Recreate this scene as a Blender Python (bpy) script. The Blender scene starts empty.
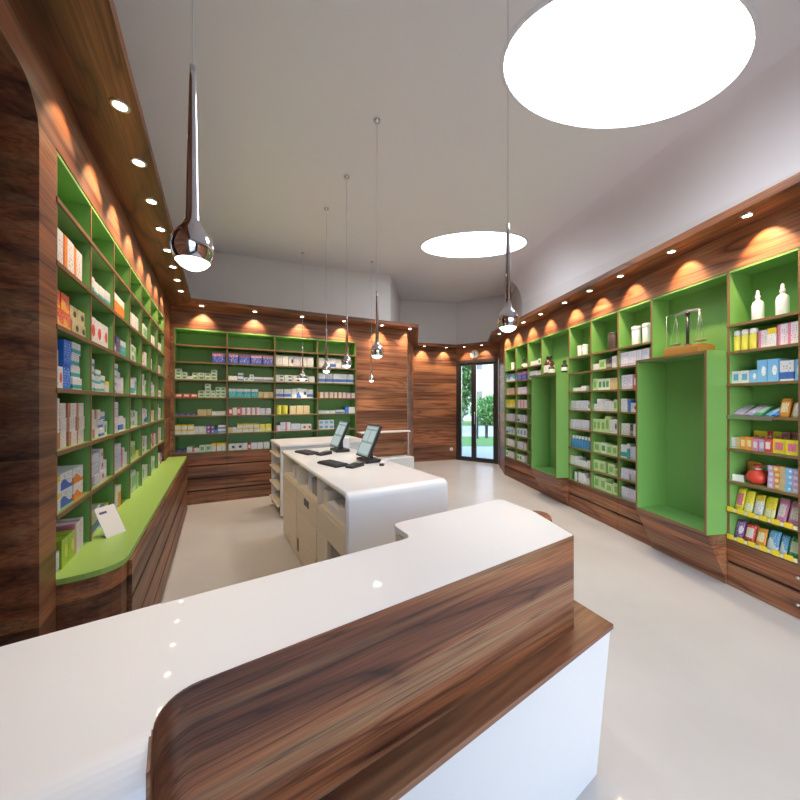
import bpy, bmesh, math, random, re
from mathutils import Vector, Matrix
random.seed(7)
C = bpy.context.scene.collection
PI = math.pi

# ------------------------------------------------------------------ helpers
def new_mat(name):
    m = bpy.data.materials.new(name); m.use_nodes = True
    nt = m.node_tree
    return m, nt, nt.nodes['Principled BSDF']

def simple(name, col, rough=.5, metal=0., coat=0., emit=None, estr=0.):
    m, nt, b = new_mat(name)
    b.inputs['Base Color'].default_value = (*col, 1)
    b.inputs['Roughness'].default_value = rough
    b.inputs['Metallic'].default_value = metal
    b.inputs['Coat Weight'].default_value = coat
    if emit:
        b.inputs['Emission Color'].default_value = (*emit, 1)
        b.inputs['Emission Strength'].default_value = estr
    # faint procedural unevenness of the surface finish
    n = nt.nodes.new('ShaderNodeTexNoise'); n.inputs['Scale'].default_value = 60
    r = nt.nodes.new('ShaderNodeMapRange')
    r.inputs['To Min'].default_value = max(0, rough-.03); r.inputs['To Max'].default_value = min(1, rough+.03)
    nt.links.new(n.outputs['Fac'], r.inputs['Value']); nt.links.new(r.outputs[0], b.inputs['Roughness'])
    return m

def math_node(nt, op, a, b=None, c=None):
    n = nt.nodes.new('ShaderNodeMath'); n.operation = op
    for i, v in enumerate((a, b, c)):
        if v is None: continue
        if isinstance(v, (int, float)): n.inputs[i].default_value = v
        else: nt.links.new(v, n.inputs[i])
    return n.outputs[0]

def wood(name, angle, along=.55, across=5.5, plank=.32, dark=1., rough=.46, flat=False, off=(0,0,0), coat=.06, rings_n=9., streak=.7):
    """walnut veneer, grain along the horizontal direction 'angle' of the place"""
    m, nt, b = new_mat(name)
    g = nt.nodes.new('ShaderNodeNewGeometry')
    rot = nt.nodes.new('ShaderNodeVectorRotate'); rot.rotation_type = 'Z_AXIS'
    rot.inputs['Angle'].default_value = -angle
    nt.links.new(g.outputs['Position'], rot.inputs['Vector'])
    sep = nt.nodes.new('ShaderNodeSeparateXYZ'); nt.links.new(rot.outputs[0], sep.inputs[0])
    # plank id from height (or from depth on flat boards)
    hsrc = sep.outputs['Y'] if flat else sep.outputs['Z']
    pid = math_node(nt, 'FLOOR', math_node(nt, 'DIVIDE', hsrc, plank))
    wn = nt.nodes.new('ShaderNodeTexWhiteNoise'); wn.noise_dimensions = '1D'; nt.links.new(pid, wn.inputs['W'])
    shift = math_node(nt, 'MULTIPLY', wn.outputs['Value'], 7.)
    x = math_node(nt, 'MULTIPLY', math_node(nt, 'ADD', sep.outputs['X'], shift), along)
    y = math_node(nt, 'MULTIPLY', sep.outputs['Y'], across if flat else across*.3)
    z = math_node(nt, 'MULTIPLY', sep.outputs['Z'], across)
    cb = nt.nodes.new('ShaderNodeCombineXYZ')
    nt.links.new(x, cb.inputs[0]); nt.links.new(y, cb.inputs[1]); nt.links.new(z, cb.inputs[2])
    ad = nt.nodes.new('ShaderNodeVectorMath'); ad.operation = 'ADD'; ad.inputs[1].default_value = off
    nt.links.new(cb.outputs[0], ad.inputs[0])
    n1 = nt.nodes.new('ShaderNodeTexNoise'); n1.inputs['Scale'].default_value = 1.; n1.inputs['Detail'].default_value = 2
    n1.inputs['Distortion'].default_value = .35
    nt.links.new(ad.outputs[0], n1.inputs['Vector'])
    rings = math_node(nt, 'PINGPONG', math_node(nt, 'MULTIPLY', n1.outputs['Fac'], rings_n), 1.)
    # long tan streaks and thin dark lines
    s4 = nt.nodes.new('ShaderNodeVectorMath'); s4.operation = 'MULTIPLY'; s4.inputs[1].default_value = (.55, 2.6, 2.6)
    nt.links.new(ad.outputs[0], s4.inputs[0])
    n4 = nt.nodes.new('ShaderNodeTexNoise'); n4.inputs['Scale'].default_value = 1.; n4.inputs['Detail'].default_value = 3
    nt.links.new(s4.outputs[0], n4.inputs['Vector'])
    # fine pores
    sc = nt.nodes.new('ShaderNodeVectorMath'); sc.operation = 'MULTIPLY'; sc.inputs[1].default_value = (5, 22, 22)
    nt.links.new(ad.outputs[0], sc.inputs[0])
    n2 = nt.nodes.new('ShaderNodeTexNoise'); n2.inputs['Scale'].default_value = 1.; n2.inputs['Detail'].default_value = 4
    nt.links.new(sc.outputs[0], n2.inputs['Vector'])
    n3 = nt.nodes.new('ShaderNodeTexNoise'); n3.inputs['Scale'].default_value = .9; n3.inputs['Detail'].default_value = 1
    nt.links.new(ad.outputs[0], n3.inputs['Vector'])
    r1 = nt.nodes.new('ShaderNodeValToRGB'); e = r1.color_ramp.elements
    d = dark
    e[0].position = 0; e[0].color = (0.078*d, 0.025*d, 0.014*d, 1)
    e[1].position = 1; e[1].color = (0.241*d, 0.090*d, 0.043*d, 1)
    e.new(.12).color = (0.140*d, 0.049*d, 0.025*d, 1)
    e.new(.40).color = (0.213*d, 0.076*d, 0.037*d, 1)
    e.new(.80).color = (0.241*d, 0.086*d, 0.039*d, 1)
    nt.links.new(rings, r1.inputs[0])
    r3 = nt.nodes.new('ShaderNodeValToRGB'); e = r3.color_ramp.elements
    e[0].position = .40; e[0].color = (.72, .70, .72, 1); e[1].position = .62; e[1].color = (1.5, 1.55, 1.4, 1)
    nt.links.new(n3.outputs['Fac'], r3.inputs[0])
    mx = nt.nodes.new('ShaderNodeMix'); mx.data_type = 'RGBA'; mx.blend_type = 'MULTIPLY'; mx.inputs[0].default_value = 1
    nt.links.new(r1.outputs[0], mx.inputs[6]); nt.links.new(r3.outputs[0], mx.inputs[7])
    pr = nt.nodes.new('ShaderNodeMapRange'); pr.inputs['From Min'].default_value = .3; pr.inputs['From Max'].default_value = .7
    pr.inputs['To Min'].default_value = .62; pr.inputs['To Max'].default_value = 1.25
    nt.links.new(n2.outputs['Fac'], pr.inputs['Value'])
    mx2 = nt.nodes.new('ShaderNodeMix'); mx2.data_type = 'RGBA'; mx2.blend_type = 'MULTIPLY'; mx2.inputs[0].default_value = 1
    tan = nt.nodes.new('ShaderNodeMix'); tan.data_type = 'RGBA'; tan.inputs[7].default_value = (.34*d, .195*d, .10*d, 1)
    tr = nt.nodes.new('ShaderNodeMapRange'); tr.inputs['From Min'].default_value = .50; tr.inputs['From Max'].default_value = .66; tr.inputs['To Max'].default_value = .8*streak
    nt.links.new(n4.outputs['Fac'], tr.inputs['Value']); nt.links.new(tr.outputs[0], tan.inputs[0]); nt.links.new(mx.outputs[2], tan.inputs[6])
    ln = math_node(nt, 'PINGPONG', math_node(nt, 'MULTIPLY', n4.outputs['Fac'], 9.), 1.)
    lr = nt.nodes.new('ShaderNodeMapRange'); lr.inputs['From Max'].default_value = .22; lr.inputs['To Min'].default_value = 1-.6*streak; lr.inputs['To Max'].default_value = 1
    nt.links.new(ln, lr.inputs['Value'])
    dk = nt.nodes.new('ShaderNodeMix'); dk.data_type = 'RGBA'; dk.blend_type = 'MULTIPLY'; dk.inputs[0].default_value = 1
    nt.links.new(tan.outputs[2], dk.inputs[6]); nt.links.new(lr.outputs[0], dk.inputs[7])
    nt.links.new(dk.outputs[2], mx2.inputs[6]); nt.links.new(pr.outputs[0], mx2.inputs[7])
    # plank to plank tone
    pt = nt.nodes.new('ShaderNodeMapRange'); pt.inputs['To Min'].default_value = .78; pt.inputs['To Max'].default_value = 1.2
    nt.links.new(wn.outputs['Value'], pt.inputs['Value'])
    mx3 = nt.nodes.new('ShaderNodeMix'); mx3.data_type = 'RGBA'; mx3.blend_type = 'MULTIPLY'; mx3.inputs[0].default_value = 1
    nt.links.new(mx2.outputs[2], mx3.inputs[6]); nt.links.new(pt.outputs[0], mx3.inputs[7])
    nt.links.new(mx3.outputs[2], b.inputs['Base Color'])
    b.inputs['Roughness'].default_value = rough
    b.inputs['Coat Weight'].default_value = coat; b.inputs['Coat Roughness'].default_value = .25
    return m

def glass_mat(name, tint=(.95, .98, 1)):
    m = bpy.data.materials.new(name); m.use_nodes = True; nt = m.node_tree
    out = nt.nodes['Material Output']; nt.nodes.remove(nt.nodes['Principled BSDF'])
    t = nt.nodes.new('ShaderNodeBsdfTransparent'); t.inputs[0].default_value = (*tint, 1)
    g = nt.nodes.new('ShaderNodeBsdfGlossy'); g.inputs['Roughness'].default_value = .02
    f = nt.nodes.new('ShaderNodeFresnel'); f.inputs[0].default_value = 1.35
    mx = nt.nodes.new('ShaderNodeMixShader')
    nt.links.new(f.outputs[0], mx.inputs[0]); nt.links.new(t.outputs[0], mx.inputs[1]); nt.links.new(g.outputs[0], mx.inputs[2])
    nt.links.new(mx.outputs[0], out.inputs[0])
    return m

def print_mat(name, base, accent, kind, rough=.42):
    """printed carton: base colour, accent band and lines of small print (pattern in the box's own coordinates)"""
    m, nt, b = new_mat(name)
    tc = nt.nodes.new('ShaderNodeTexCoord'); sep = nt.nodes.new('ShaderNodeSeparateXYZ')
    nt.links.new(tc.outputs['UV'], sep.inputs[0])
    X, Z, Y = sep.outputs
    if kind == 'band':
        mask = math_node(nt, 'COMPARE', Z, .27, .17)
    elif kind == 'top':
        mask = math_node(nt, 'GREATER_THAN', Z, .68)
    elif kind == 'side':
        mask = math_node(nt, 'LESS_THAN', X, .30)
    elif kind == 'wave':
        s = math_node(nt, 'MULTIPLY', math_node(nt, 'SINE', math_node(nt, 'MULTIPLY', X, 5.5)), .2)
        mask = math_node(nt, 'LESS_THAN', Z, math_node(nt, 'ADD', s, .42))
    elif kind == 'block':
        mask = math_node(nt, 'MULTIPLY', math_node(nt, 'COMPARE', X, .5, .32), math_node(nt, 'COMPARE', Z, .5, .26))
    elif kind == 'dot':
        dx = math_node(nt, 'POWER', math_node(nt, 'SUBTRACT', X, .68), 2.); dz = math_node(nt, 'POWER', math_node(nt, 'SUBTRACT', Z, .5), 2.)
        mask = math_node(nt, 'LESS_THAN', math_node(nt, 'ADD', dx, dz), .05)
    else:
        mask = math_node(nt, 'COMPARE', Z, .12, .03)
    mx = nt.nodes.new('ShaderNodeMix'); mx.data_type = 'RGBA'
    mx.inputs[6].default_value = (*base, 1); mx.inputs[7].default_value = (*accent, 1)
    nt.links.new(mask, mx.inputs[0])
    # small print
    cb = nt.nodes.new('ShaderNodeCombineXYZ')
    oi = nt.nodes.new('ShaderNodeObjectInfo')
    nt.links.new(math_node(nt, 'ADD', math_node(nt, 'MULTIPLY', X, 9.), math_node(nt, 'MULTIPLY', oi.outputs['Random'], 50)), cb.inputs[0])
    nt.links.new(math_node(nt, 'FLOOR', math_node(nt, 'MULTIPLY', Z, 9.)), cb.inputs[1])
    n = nt.nodes.new('ShaderNodeTexNoise'); n.inputs['Scale'].default_value = 1.; n.inputs['Detail'].default_value = 0
    nt.links.new(cb.outputs[0], n.inputs['Vector'])
    t = math_node(nt, 'GREATER_THAN', n.outputs['Fac'], .56)
    t = math_node(nt, 'MULTIPLY', t, math_node(nt, 'COMPARE', math_node(nt, 'FRACT', math_node(nt, 'MULTIPLY', Z, 9.)), .5, .26))
    t = math_node(nt, 'MULTIPLY', t, math_node(nt, 'COMPARE', X, .5, .42))
    t = math_node(nt, 'MULTIPLY', t, math_node(nt, 'COMPARE', Z, .52, .36))
    mx2 = nt.nodes.new('ShaderNodeMix'); mx2.data_type = 'RGBA'
    lum = base[0]*.3+base[1]*.6+base[2]*.1
    ink = tuple(a*.35+.05 for a in accent) if lum > .35 else (.8, .82, .85)
    mx2.inputs[7].default_value = (*ink, 1)
    nt.links.new(mx.outputs[2], mx2.inputs[6]); nt.links.new(math_node(nt, 'MULTIPLY', t, .75), mx2.inputs[0])
    nt.links.new(mx2.outputs[2], b.inputs['Base Color'])
    b.inputs['Roughness'].default_value = rough
    return m

class MB:
    """collects shapes into one mesh"""
    def __init__(s): s.bm = bmesh.new(); s.mats = []
    def mi(s, m):
        if m not in s.mats: s.mats.append(m)
        return s.mats.index(m)
    def box(s, x0, x1, y0, y1, z0, z1, m=None):
        v = [s.bm.verts.new(p) for p in ((x0,y0,z0),(x1,y0,z0),(x1,y1,z0),(x0,y1,z0),(x0,y0,z1),(x1,y0,z1),(x1,y1,z1),(x0,y1,z1))]
        i = s.mi(m) if m else 0
        for f in ((3,2,1,0),(4,5,6,7),(0,1,5,4),(1,2,6,5),(2,3,7,6),(3,0,4,7)):
            s.bm.faces.new([v[k] for k in f]).material_index = i
        return s
    def prism(s, poly, a0, a1, axis='z', m=None, smooth=False, a1s=None):
        """poly of 2D points extruded; axis z: (x,y) ; axis x: (y,z) ; axis y: (x,z)"""
        def P(p, a):
            return {'z': (p[0], p[1], a), 'x': (a, p[0], p[1]), 'y': (p[0], a, p[1])}[axis]
        i = s.mi(m) if m else 0
        lo = [s.bm.verts.new(P(p, a0)) for p in poly]
        hi = [s.bm.verts.new(P(p, a1 if a1s is None else a1s[k])) for k, p in enumerate(poly)]
        fs = []
        n = len(poly)
        for k in range(n):
            f = s.bm.faces.new((lo[k], lo[(k+1) % n], hi[(k+1) % n], hi[k])); f.material_index = i; f.smooth = smooth; fs.append(f)
        f1 = s.bm.faces.new(lo); f2 = s.bm.faces.new(hi); f1.normal_update(); f2.normal_update()
        f1.material_index = f2.material_index = i
        bmesh.ops.triangulate(s.bm, faces=[f1, f2])
        return s
    def lathe(s, prof, c=(0,0,0), n=24, m=None, smooth=True, mats=None):
        """prof = [(r,z)...] bottom to top"""
        i = s.mi(m) if m else 0
        rings = []
        for r, z in prof:
            if r < 1e-5: rings.append([s.bm.verts.new((c[0], c[1], c[2]+z))])
            else: rings.append([s.bm.verts.new((c[0]+r*math.cos(2*PI*k/n), c[1]+r*math.sin(2*PI*k/n), c[2]+z)) for k in range(n)])
        for j in range(len(rings)-1):
            A, B = rings[j], rings[j+1]
            mj = i if mats is None else s.mi(mats[j])
            for k in range(n):
                a0, a1 = A[k % len(A)], A[(k+1) % len(A)]; b0, b1 = B[k % len(B)], B[(k+1) % len(B)]
                vs = []
                for v in (a0, a1, b1, b0):
                    if v not in vs: vs.append(v)
                if len(vs) > 2:
                    f = s.bm.faces.new(vs); f.smooth = smooth; f.material_index = mj
        return s
    def tube(s, p, q, r, n=8, m=None, r2=None):
        p, q = Vector(p), Vector(q); d = q-p; L = d.length
        b2 = bmesh.new(); bmesh.ops.create_cone(b2, cap_ends=True, segments=n, radius1=r, radius2=r if r2 is None else r2, depth=L)
        rot = Vector((0,0,1)).rotation_difference(d).to_matrix().to_4x4()
        b2.transform(Matrix.Translation((p+q)/2) @ rot)
        i = s.mi(m) if m else 0
        mp = {}
        for v in b2.verts: mp[v] = s.bm.verts.new(v.co)
        for f in b2.faces:
            g = s.bm.faces.new([mp[v] for v in f.verts]); g.material_index = i; g.smooth = len(f.verts) == 4
        b2.free(); return s
    def xf(s, M): s.bm.transform(M); return s
    def build(s, name, mat=None, parent=None, bevel=0, seg=2, smooth_angle=None, loc=None, rotz=0):
        bmesh.ops.recalc_face_normals(s.bm, faces=s.bm.faces)
        me = bpy.data.meshes.new(name); s.bm.to_mesh(me); s.bm.free()
        if mat: me.materials.append(mat)
        else:
            for m in s.mats: me.materials.append(m)
        o = bpy.data.objects.new(name, me); C.objects.link(o)
        if parent: o.parent = parent
        if loc is not None: o.location = loc; o.rotation_euler = (0, 0, rotz)
        if bevel:
            b = o.modifiers.new('Bevel', 'BEVEL'); b.width = bevel; b.segments = seg; b.limit_method = 'ANGLE'; b.angle_limit = math.radians(50)
            for p in me.polygons: p.use_smooth = True
            w = o.modifiers.new('WN', 'WEIGHTED_NORMAL'); w.keep_sharp = True
        return o

def tag(o, label=None, cat=None, group=None, kind=None):
    if label: o['label'] = label
    if cat: o['category'] = cat
    if group: o['group'] = group
    if kind: o['kind'] = kind
    return o
def thing(name, label, cat, loc=(0,0,0), rotz=0, group=None):
    o = bpy.data.objects.new(name, None); C.objects.link(o); o.empty_display_size = .1
    o.location = loc; o.rotation_euler = (0, 0, rotz)
    return tag(o, label, cat, group)
def copy_tree(root, loc, rotz=None, label=None, group=None, scale=None):
    r = root.copy(); C.objects.link(r); r.location = loc
    if rotz is not None: r.rotation_euler = (r.rotation_euler[0], r.rotation_euler[1], rotz)
    if scale is not None: r.scale = scale
    if label: r['label'] = label
    if group: r['group'] = group
    for ch in root.children:
        c = ch.copy(); C.objects.link(c); c.parent = r
        for g in ch.children:
            d = g.copy(); C.objects.link(d); d.parent = c
    return r
def struct(o): o['kind'] = 'structure'; return o
def arc(cx, cy, r, a0, a1, n=8):
    return [(cx+r*math.cos(math.radians(a0+(a1-a0)*k/n)), cy+r*math.sin(math.radians(a0+(a1-a0)*k/n))) for k in range(n+1)]

# ------------------------------------------------------------------ frames of the walls
class Frame:
    """x along the wall to the right, y into the wall, seen from the room"""
    def __init__(s, ox, oy, ax, ay):
        L = math.hypot(ax, ay); s.o = Vector((ox, oy)); s.a = Vector((ax/L, ay/L)); s.b = Vector((-s.a.y, s.a.x))
        s.rot = math.atan2(ay, ax)
    def p(s, x, y=0): return s.o + s.a*x + s.b*y
    def p3(s, x, y, z): q = s.p(x, y); return (q.x, q.y, z)
FL = Frame(-1.449, 1.411, -.477, .879)
FB = Frame(-2.588, 5.10, .8996, .4367)
FR = Frame(2.693, 2.763, .1289, -.9917)
FC = Frame(0, 0, .831, .556)          # main counter
FI = Frame(-.317, 2.003, .868, .497)  # island

def isect(p, d, q, e):
    den = d.x*e.y-d.y*e.x; w = q-p; t = (w.x*e.y-w.y*e.x)/den
    return p+d*t
A = [FL.p(-3.0), isect(FL.o, FL.a, FB.o, FB.a), FB.p(3.03), Vector((.337, 8.37)), Vector((1.466, 8.72)),
     Vector((2.38, 8.10)), FR.p(-4.17), FR.p(4.55)]
def offs(pts, d):
    """offset the open outline, d>0 towards the room"""
    out = []
    for i, p in enumerate(pts):
        n = []
        if i > 0: t = (p-pts[i-1]).normalized(); n.append(Vector((t.y, -t.x)))
        if i < len(pts)-1: t = (pts[i+1]-p).normalized(); n.append(Vector((t.y, -t.x)))
        if len(n) == 1: out.append(p+n[0]*d)
        else:
            b = (n[0]+n[1]).normalized(); out.append(p+b*(d/max(.3, b.dot(n[0]))))
    return out
def ceil_z(x, y): return 3.62+.02*x+.06*y

# ------------------------------------------------------------------ materials
AL, AB, AR, AC = FL.rot, FB.rot, FR.rot, FC.rot
W_L = wood('walnut_left_wall', AL, dark=.9); W_B = wood('walnut_back_wall', AB, plank=.27); W_R = wood('walnut_right_wall', AR)
W_F = wood('walnut_far_wall', math.atan2(.35, 1.129), plank=.22); W_D = wood('walnut_door_wall', math.atan2(-.62, .914))
W_C = wood('walnut_counter_front', AC, along=.9, across=8.5, plank=9., rough=.3, coat=.35, off=(.3, .1, 2.2), dark=.95, rings_n=7., streak=1.)
W_CL = wood('walnut_counter_ledge', AC, along=.6, across=9, plank=9., rough=.28, coat=.4, dark=1.1)
M_green = simple('green_laminate', (.165, .37, .10), .42)
M_green_lit = simple('green_laminate_lit', (.30, .50, .115), .4)  # green laminate of the worktop, its brighter warm light put into the colour
M_edge = simple('brown_shelf_edge', (.20, .11, .05), .45)
M_white = simple('white_wall_paint', (.78, .77, .78), .85)
M_ceil = simple('white_ceiling_paint', (.85, .85, .89), .9)
M_solid = simple('white_solid_surface', (.80, .79, .80), .5, coat=.6)
M_satin = simple('white_lacquer', (.70, .71, .73), .3)
M_cream = simple('cream_cabinet_board', (.76, .69, .56), .5)
M_chrome = simple('polished_chrome', (.78, .77, .80), .08, metal=1)
M_steel = simple('brushed_steel', (.55, .55, .56), .3, metal=1)
M_black = simple('black_plastic', (.018, .018, .02), .35)
M_dark = simple('dark_aluminium', (.022, .02, .02), .4)
M_screen = simple('grey_display_glass', (.12, .16, .17), .12, coat=.6, emit=(.35, .48, .50), estr=.35)
M_lampwarm = simple('warm_lamp_face', (1, .9, .75), .4, emit=(1, .85, .62), estr=14)
M_lampwhite = simple('lit_opal_glass', (1, 1, 1), .3, emit=(1, .97, .92), estr=6)
M_sky = simple('daylit_opal_dome', (.9, .9, .95), .6, emit=(.88, .94, 1.0), estr=6.5)
M_glass = glass_mat('clear_window_glass')
M_cable = simple('grey_lamp_cable', (.60, .60, .62), .5)
M_paper = simple('white_paper', (.78, .78, .80), .7)
M_grey = simple('grey_plastic', (.32, .32, .34), .5)
M_red = simple('red_plastic', (.62, .05, .03), .45)

def floor_mat():
    m, nt, b = new_mat('poured_resin_floor')
    g = nt.nodes.new('ShaderNodeNewGeometry')
    n = nt.nodes.new('ShaderNodeTexNoise'); n.inputs['Scale'].default_value = 1.6; n.inputs['Detail'].default_value = 6
    nt.links.new(g.outputs['Position'], n.inputs['Vector'])
    r = nt.nodes.new('ShaderNodeValToRGB'); e = r.color_ramp.elements
    e[0].position = .3; e[0].color = (.485, .475, .47, 1); e[1].position = .7; e[1].color = (.545, .535, .53, 1)
    nt.links.new(n.outputs['Fac'], r.inputs[0]); nt.links.new(r.outputs[0], b.inputs['Base Color'])
    b.inputs['Roughness'].default_value = .33; b.inputs['Coat Weight'].default_value = .2
    return m
M_floor = floor_mat()

# ------------------------------------------------------------------ the room shell
back = offs(A, -.35); back2 = offs(A, -.46)
floor_pts = [tuple(p) for p in offs(A, -.50)]
fb = MB(); fb.prism(floor_pts, -.08, 0)
# the passage floor behind the left wall
pp = [FL.p(-.95, .50), FL.p(-.95, 1.7), FL.p(-.02, 1.7), FL.p(-.02, .50)]
fb.prism([tuple(p) for p in pp], -.08, 0)
struct(fb.build('floor', M_floor))
cb_ = MB(); cp = offs(A, -.4); pts = [tuple(p) for p in cp]
cb_2 = bmesh.new()
lo = [cb_2.verts.new((p.x, p.y, ceil_z(p.x, p.y))) for p in cp]; hi = [cb_2.verts.new((p.x, p.y, ceil_z(p.x, p.y)+.15)) for p in cp]
n = len(lo)
for k in range(n): cb_2.faces.new((lo[k], lo[(k+1) % n], hi[(k+1) % n], hi[k]))
f1 = cb_2.faces.new(lo); f2 = cb_2.faces.new(hi); f1.normal_update(); f2.normal_update(); bmesh.ops.triangulate(cb_2, faces=[f1, f2])
cb_.bm.free(); cb_.bm = cb_2
struct(cb_.build('ceiling', M_ceil))

def wall_seg(name, i, z0, z1, o0=-.35, o1=-.46, mat=M_white, trim=None):
    P0 = offs(A, o0); P1 = offs(A, o1)
    poly = [P0[i], P0[i+1], P1[i+1], P1[i]] if trim is None else trim
    zt = [z1 if z1 < 3.3 else ceil_z(p.x, p.y) for p in poly]
    return struct(MB().prism([tuple(p) for p in poly], z0, z1, a1s=zt).build(name, mat))
ztop = 4.5
# left: high part whole length, low part only beside the passage opening
wall_seg('wall_left', 0, 2.9, ztop)
pl = [FL.p(-.01, .35), back[1], back2[1], FL.p(-.01, .46)]
wall_seg('wall_left_lower', 0, 0, 2.89, trim=pl)
wall_seg('wall_back', 1, 0, ztop)
wall_seg('wall_return', 2, 2.9, ztop)
wall_seg('wall_far', 3, 2.9, ztop)
wall_seg('wall_door', 4, 2.9, ztop)
wall_seg('wall_far_right', 5, 2.9, ztop)
wall_seg('wall_right', 6, 0, ztop)
# wood faced low walls (front face on the outline)
wall_seg('wall_return_wood', 2, 0, 2.88, 0, -.20, wood('walnut_return', math.atan2((A[3]-A[2]).y, (A[3]-A[2]).x)))
wall_seg('wall_far_wood', 3, 0, 2.88, 0, -.20, W_F)
_t = offs(A, -.2); wall_seg('wall_far_right_wood', 5, 0, 2.88, trim=[A[5], FR.p(-4.17, 0), FR.p(-4.17, .2), _t[5]], mat=W_R)
# above the door
wall_seg('wall_door_wood', 4, 2.57, 2.88, 0, -.20, W_D)

# left wood facing with the round cornered passage opening, shelf recess and fascia
Lc = (A[1]-FL.o).dot(FL.a)
def facing(name, F, mat, poly): struct(MB().prism(poly, 0, .34, axis='y').build(name, mat, loc=F.p3(0, 0, 0), rotz=F.rot))
facing('wall_left_wood', FL, W_L, [(-3.0, 0), (-.87, 0), (-.87, 2.67)] + arc(-.15-.16, 2.67-.16, .16, 90, 0, 8) + [(-.15, 0), (0, 0), (0, 2.88), (-3.0, 2.88)])
facing('trim_20', FL, W_L, [(0, 2.57), (3.225, 2.57), (3.225, 2.88), (0, 2.88)])
facing('wall_left_wood_far', FL, W_L, [(3.225, 0), (Lc-.002, 0), (Lc-.002, 2.88), (3.225, 2.88)])
bx0 = (A[1]-FB.o).dot(FB.a)
facing('wall_back_wood_left', FB, W_B, [(bx0+.002, 0), (-.726, 0), (-.726, 2.88), (bx0+.002, 2.88)])
facing('trim_21', FB, W_B, [(-.726, 2.57), (2.014, 2.57), (2.014, 2.88), (-.726, 2.88)])
facing('wall_back_wood', FB, W_B, [(2.014, 0), (3.03, 0), (3.03, 2.88), (2.014, 2.88)])
facing('trim_22', FR, W_R, [(-4.17, 2.57), (.93, 2.57), (.93, 2.88), (-4.17, 2.88)])
facing('wall_right_wood', FR, W_R, [(.93, 0), (4.55, 0), (4.55, 2.88), (.93, 2.88)])

# passage behind the opening, walled in walnut
def quad_wall(name, P, Q, th, z0, z1, mat):
    d = (Q-P).normalized(); nn = Vector((-d.y, d.x))*th
    return struct(MB().prism([tuple(P), tuple(Q), tuple(Q+nn), tuple(P+nn)], z0, z1).build(name, mat))
W_P = wood('walnut_passage_shaded', AL+PI/2, dark=.6, across=4.5)  # darker copy of the walnut, shade of the unlit passage put into the colour
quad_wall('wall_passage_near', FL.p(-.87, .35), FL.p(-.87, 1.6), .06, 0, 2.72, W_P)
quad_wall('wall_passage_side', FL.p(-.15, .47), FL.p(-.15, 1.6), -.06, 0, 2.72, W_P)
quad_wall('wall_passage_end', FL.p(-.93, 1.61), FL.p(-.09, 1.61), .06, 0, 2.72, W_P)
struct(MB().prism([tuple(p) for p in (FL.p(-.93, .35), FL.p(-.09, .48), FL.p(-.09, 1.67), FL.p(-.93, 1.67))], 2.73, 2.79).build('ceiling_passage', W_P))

# wood soffit and cornice all round
so = offs(A, .27); si = offs(A, .0); sb = offs(A, -.345)
W_S = {0: W_L, 1: W_B, 2: W_F, 3: W_F, 4: W_D, 5: W_R, 6: W_R}
tn = 1
for i in range(7):
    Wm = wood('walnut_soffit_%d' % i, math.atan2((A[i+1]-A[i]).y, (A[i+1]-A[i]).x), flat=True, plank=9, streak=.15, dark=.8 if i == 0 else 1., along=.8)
    o0, o1 = so[i], so[i+1]
    if i == 1: o1 = FB.p(3.03+.10, -.27)
    if i == 2: o0 = FB.p(3.03+.10, -.27); o1 = offs(A, .10)[3] + Vector((0, -.17))
    if i == 3: o0 = offs(A, .10)[3] + Vector((0, -.17))
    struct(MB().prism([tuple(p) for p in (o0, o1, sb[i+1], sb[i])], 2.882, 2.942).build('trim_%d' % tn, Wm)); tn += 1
# soft cove between right wall and ceiling
cv = MB(); R = .55
P0, P1 = back[6], back[7]
nrm = Vector((P1.y-P0.y, -(P1.x-P0.x))).normalized(); nrm = -nrm if nrm.x > 0 else nrm
prof = [(R*(1-math.sin(math.radians(a))), -R*(1-math.cos(math.radians(a)))) for a in range(0, 91, 9)]
bm = cv.bm; rows = []
for P in (P0, P1):
    # section: from the ceiling (R out) curving down to the wall (R below the ceiling)
    row = []
    for k in range(11):
        a = math.radians(90*k/10); dx = R*(1-math.sin(a)); dz = -R*(1-math.cos(a))
        q = P+nrm*dx; row.append(bm.verts.new((q.x, q.y, ceil_z(q.x, q.y)-.001+dz)))
    rows.append(row)
for k in range(10):
    f = bm.faces.new((rows[0][k], rows[0][k+1], rows[1][k+1], rows[1][k])); f.smooth = True
struct(cv.build('trim_%d' % tn, M_ceil)); tn += 1

# rear wall behind the photographer, a shop window across it
A0, A7 = offs(A, -.4)[0], offs(A, -.4)[7]
FW = Frame(A7.x, A7.y, A0.x-A7.x, A0.y-A7.y); WL_ = (A0-A7).length
mr = MB()
mr.box(0, .25, 0, .2, 0, 3.9); mr.box(WL_-.25, WL_, 0, .2, 0, 3.9); mr.box(.25, WL_-.25, 0, .2, 2.85, 3.9); mr.box(.25, WL_-.25, 0, .2, 0, .12)
struct(mr.build('wall_rear', M_white, loc=FW.p3(0, 0, 0), rotz=FW.rot))
wf = MB(); w0, w1 = .25, WL_-.25
for x in (w0, w0+(w1-w0)/3, w0+2*(w1-w0)/3, w1-.05): wf.box(x, x+.05, .06, .12, .12, 2.85)
wf.box(w0, w1, .06, .12, .12, .17); wf.box(w0, w1, .06, .12, 2.80, 2.85)
wr = wf.build('window_3', M_dark, loc=FW.p3(0, 0, 0), rotz=FW.rot); struct(wr)
MB().box(w0, w1, .085, .093, .17, 2.80).build('pane', M_glass, wr)

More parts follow.
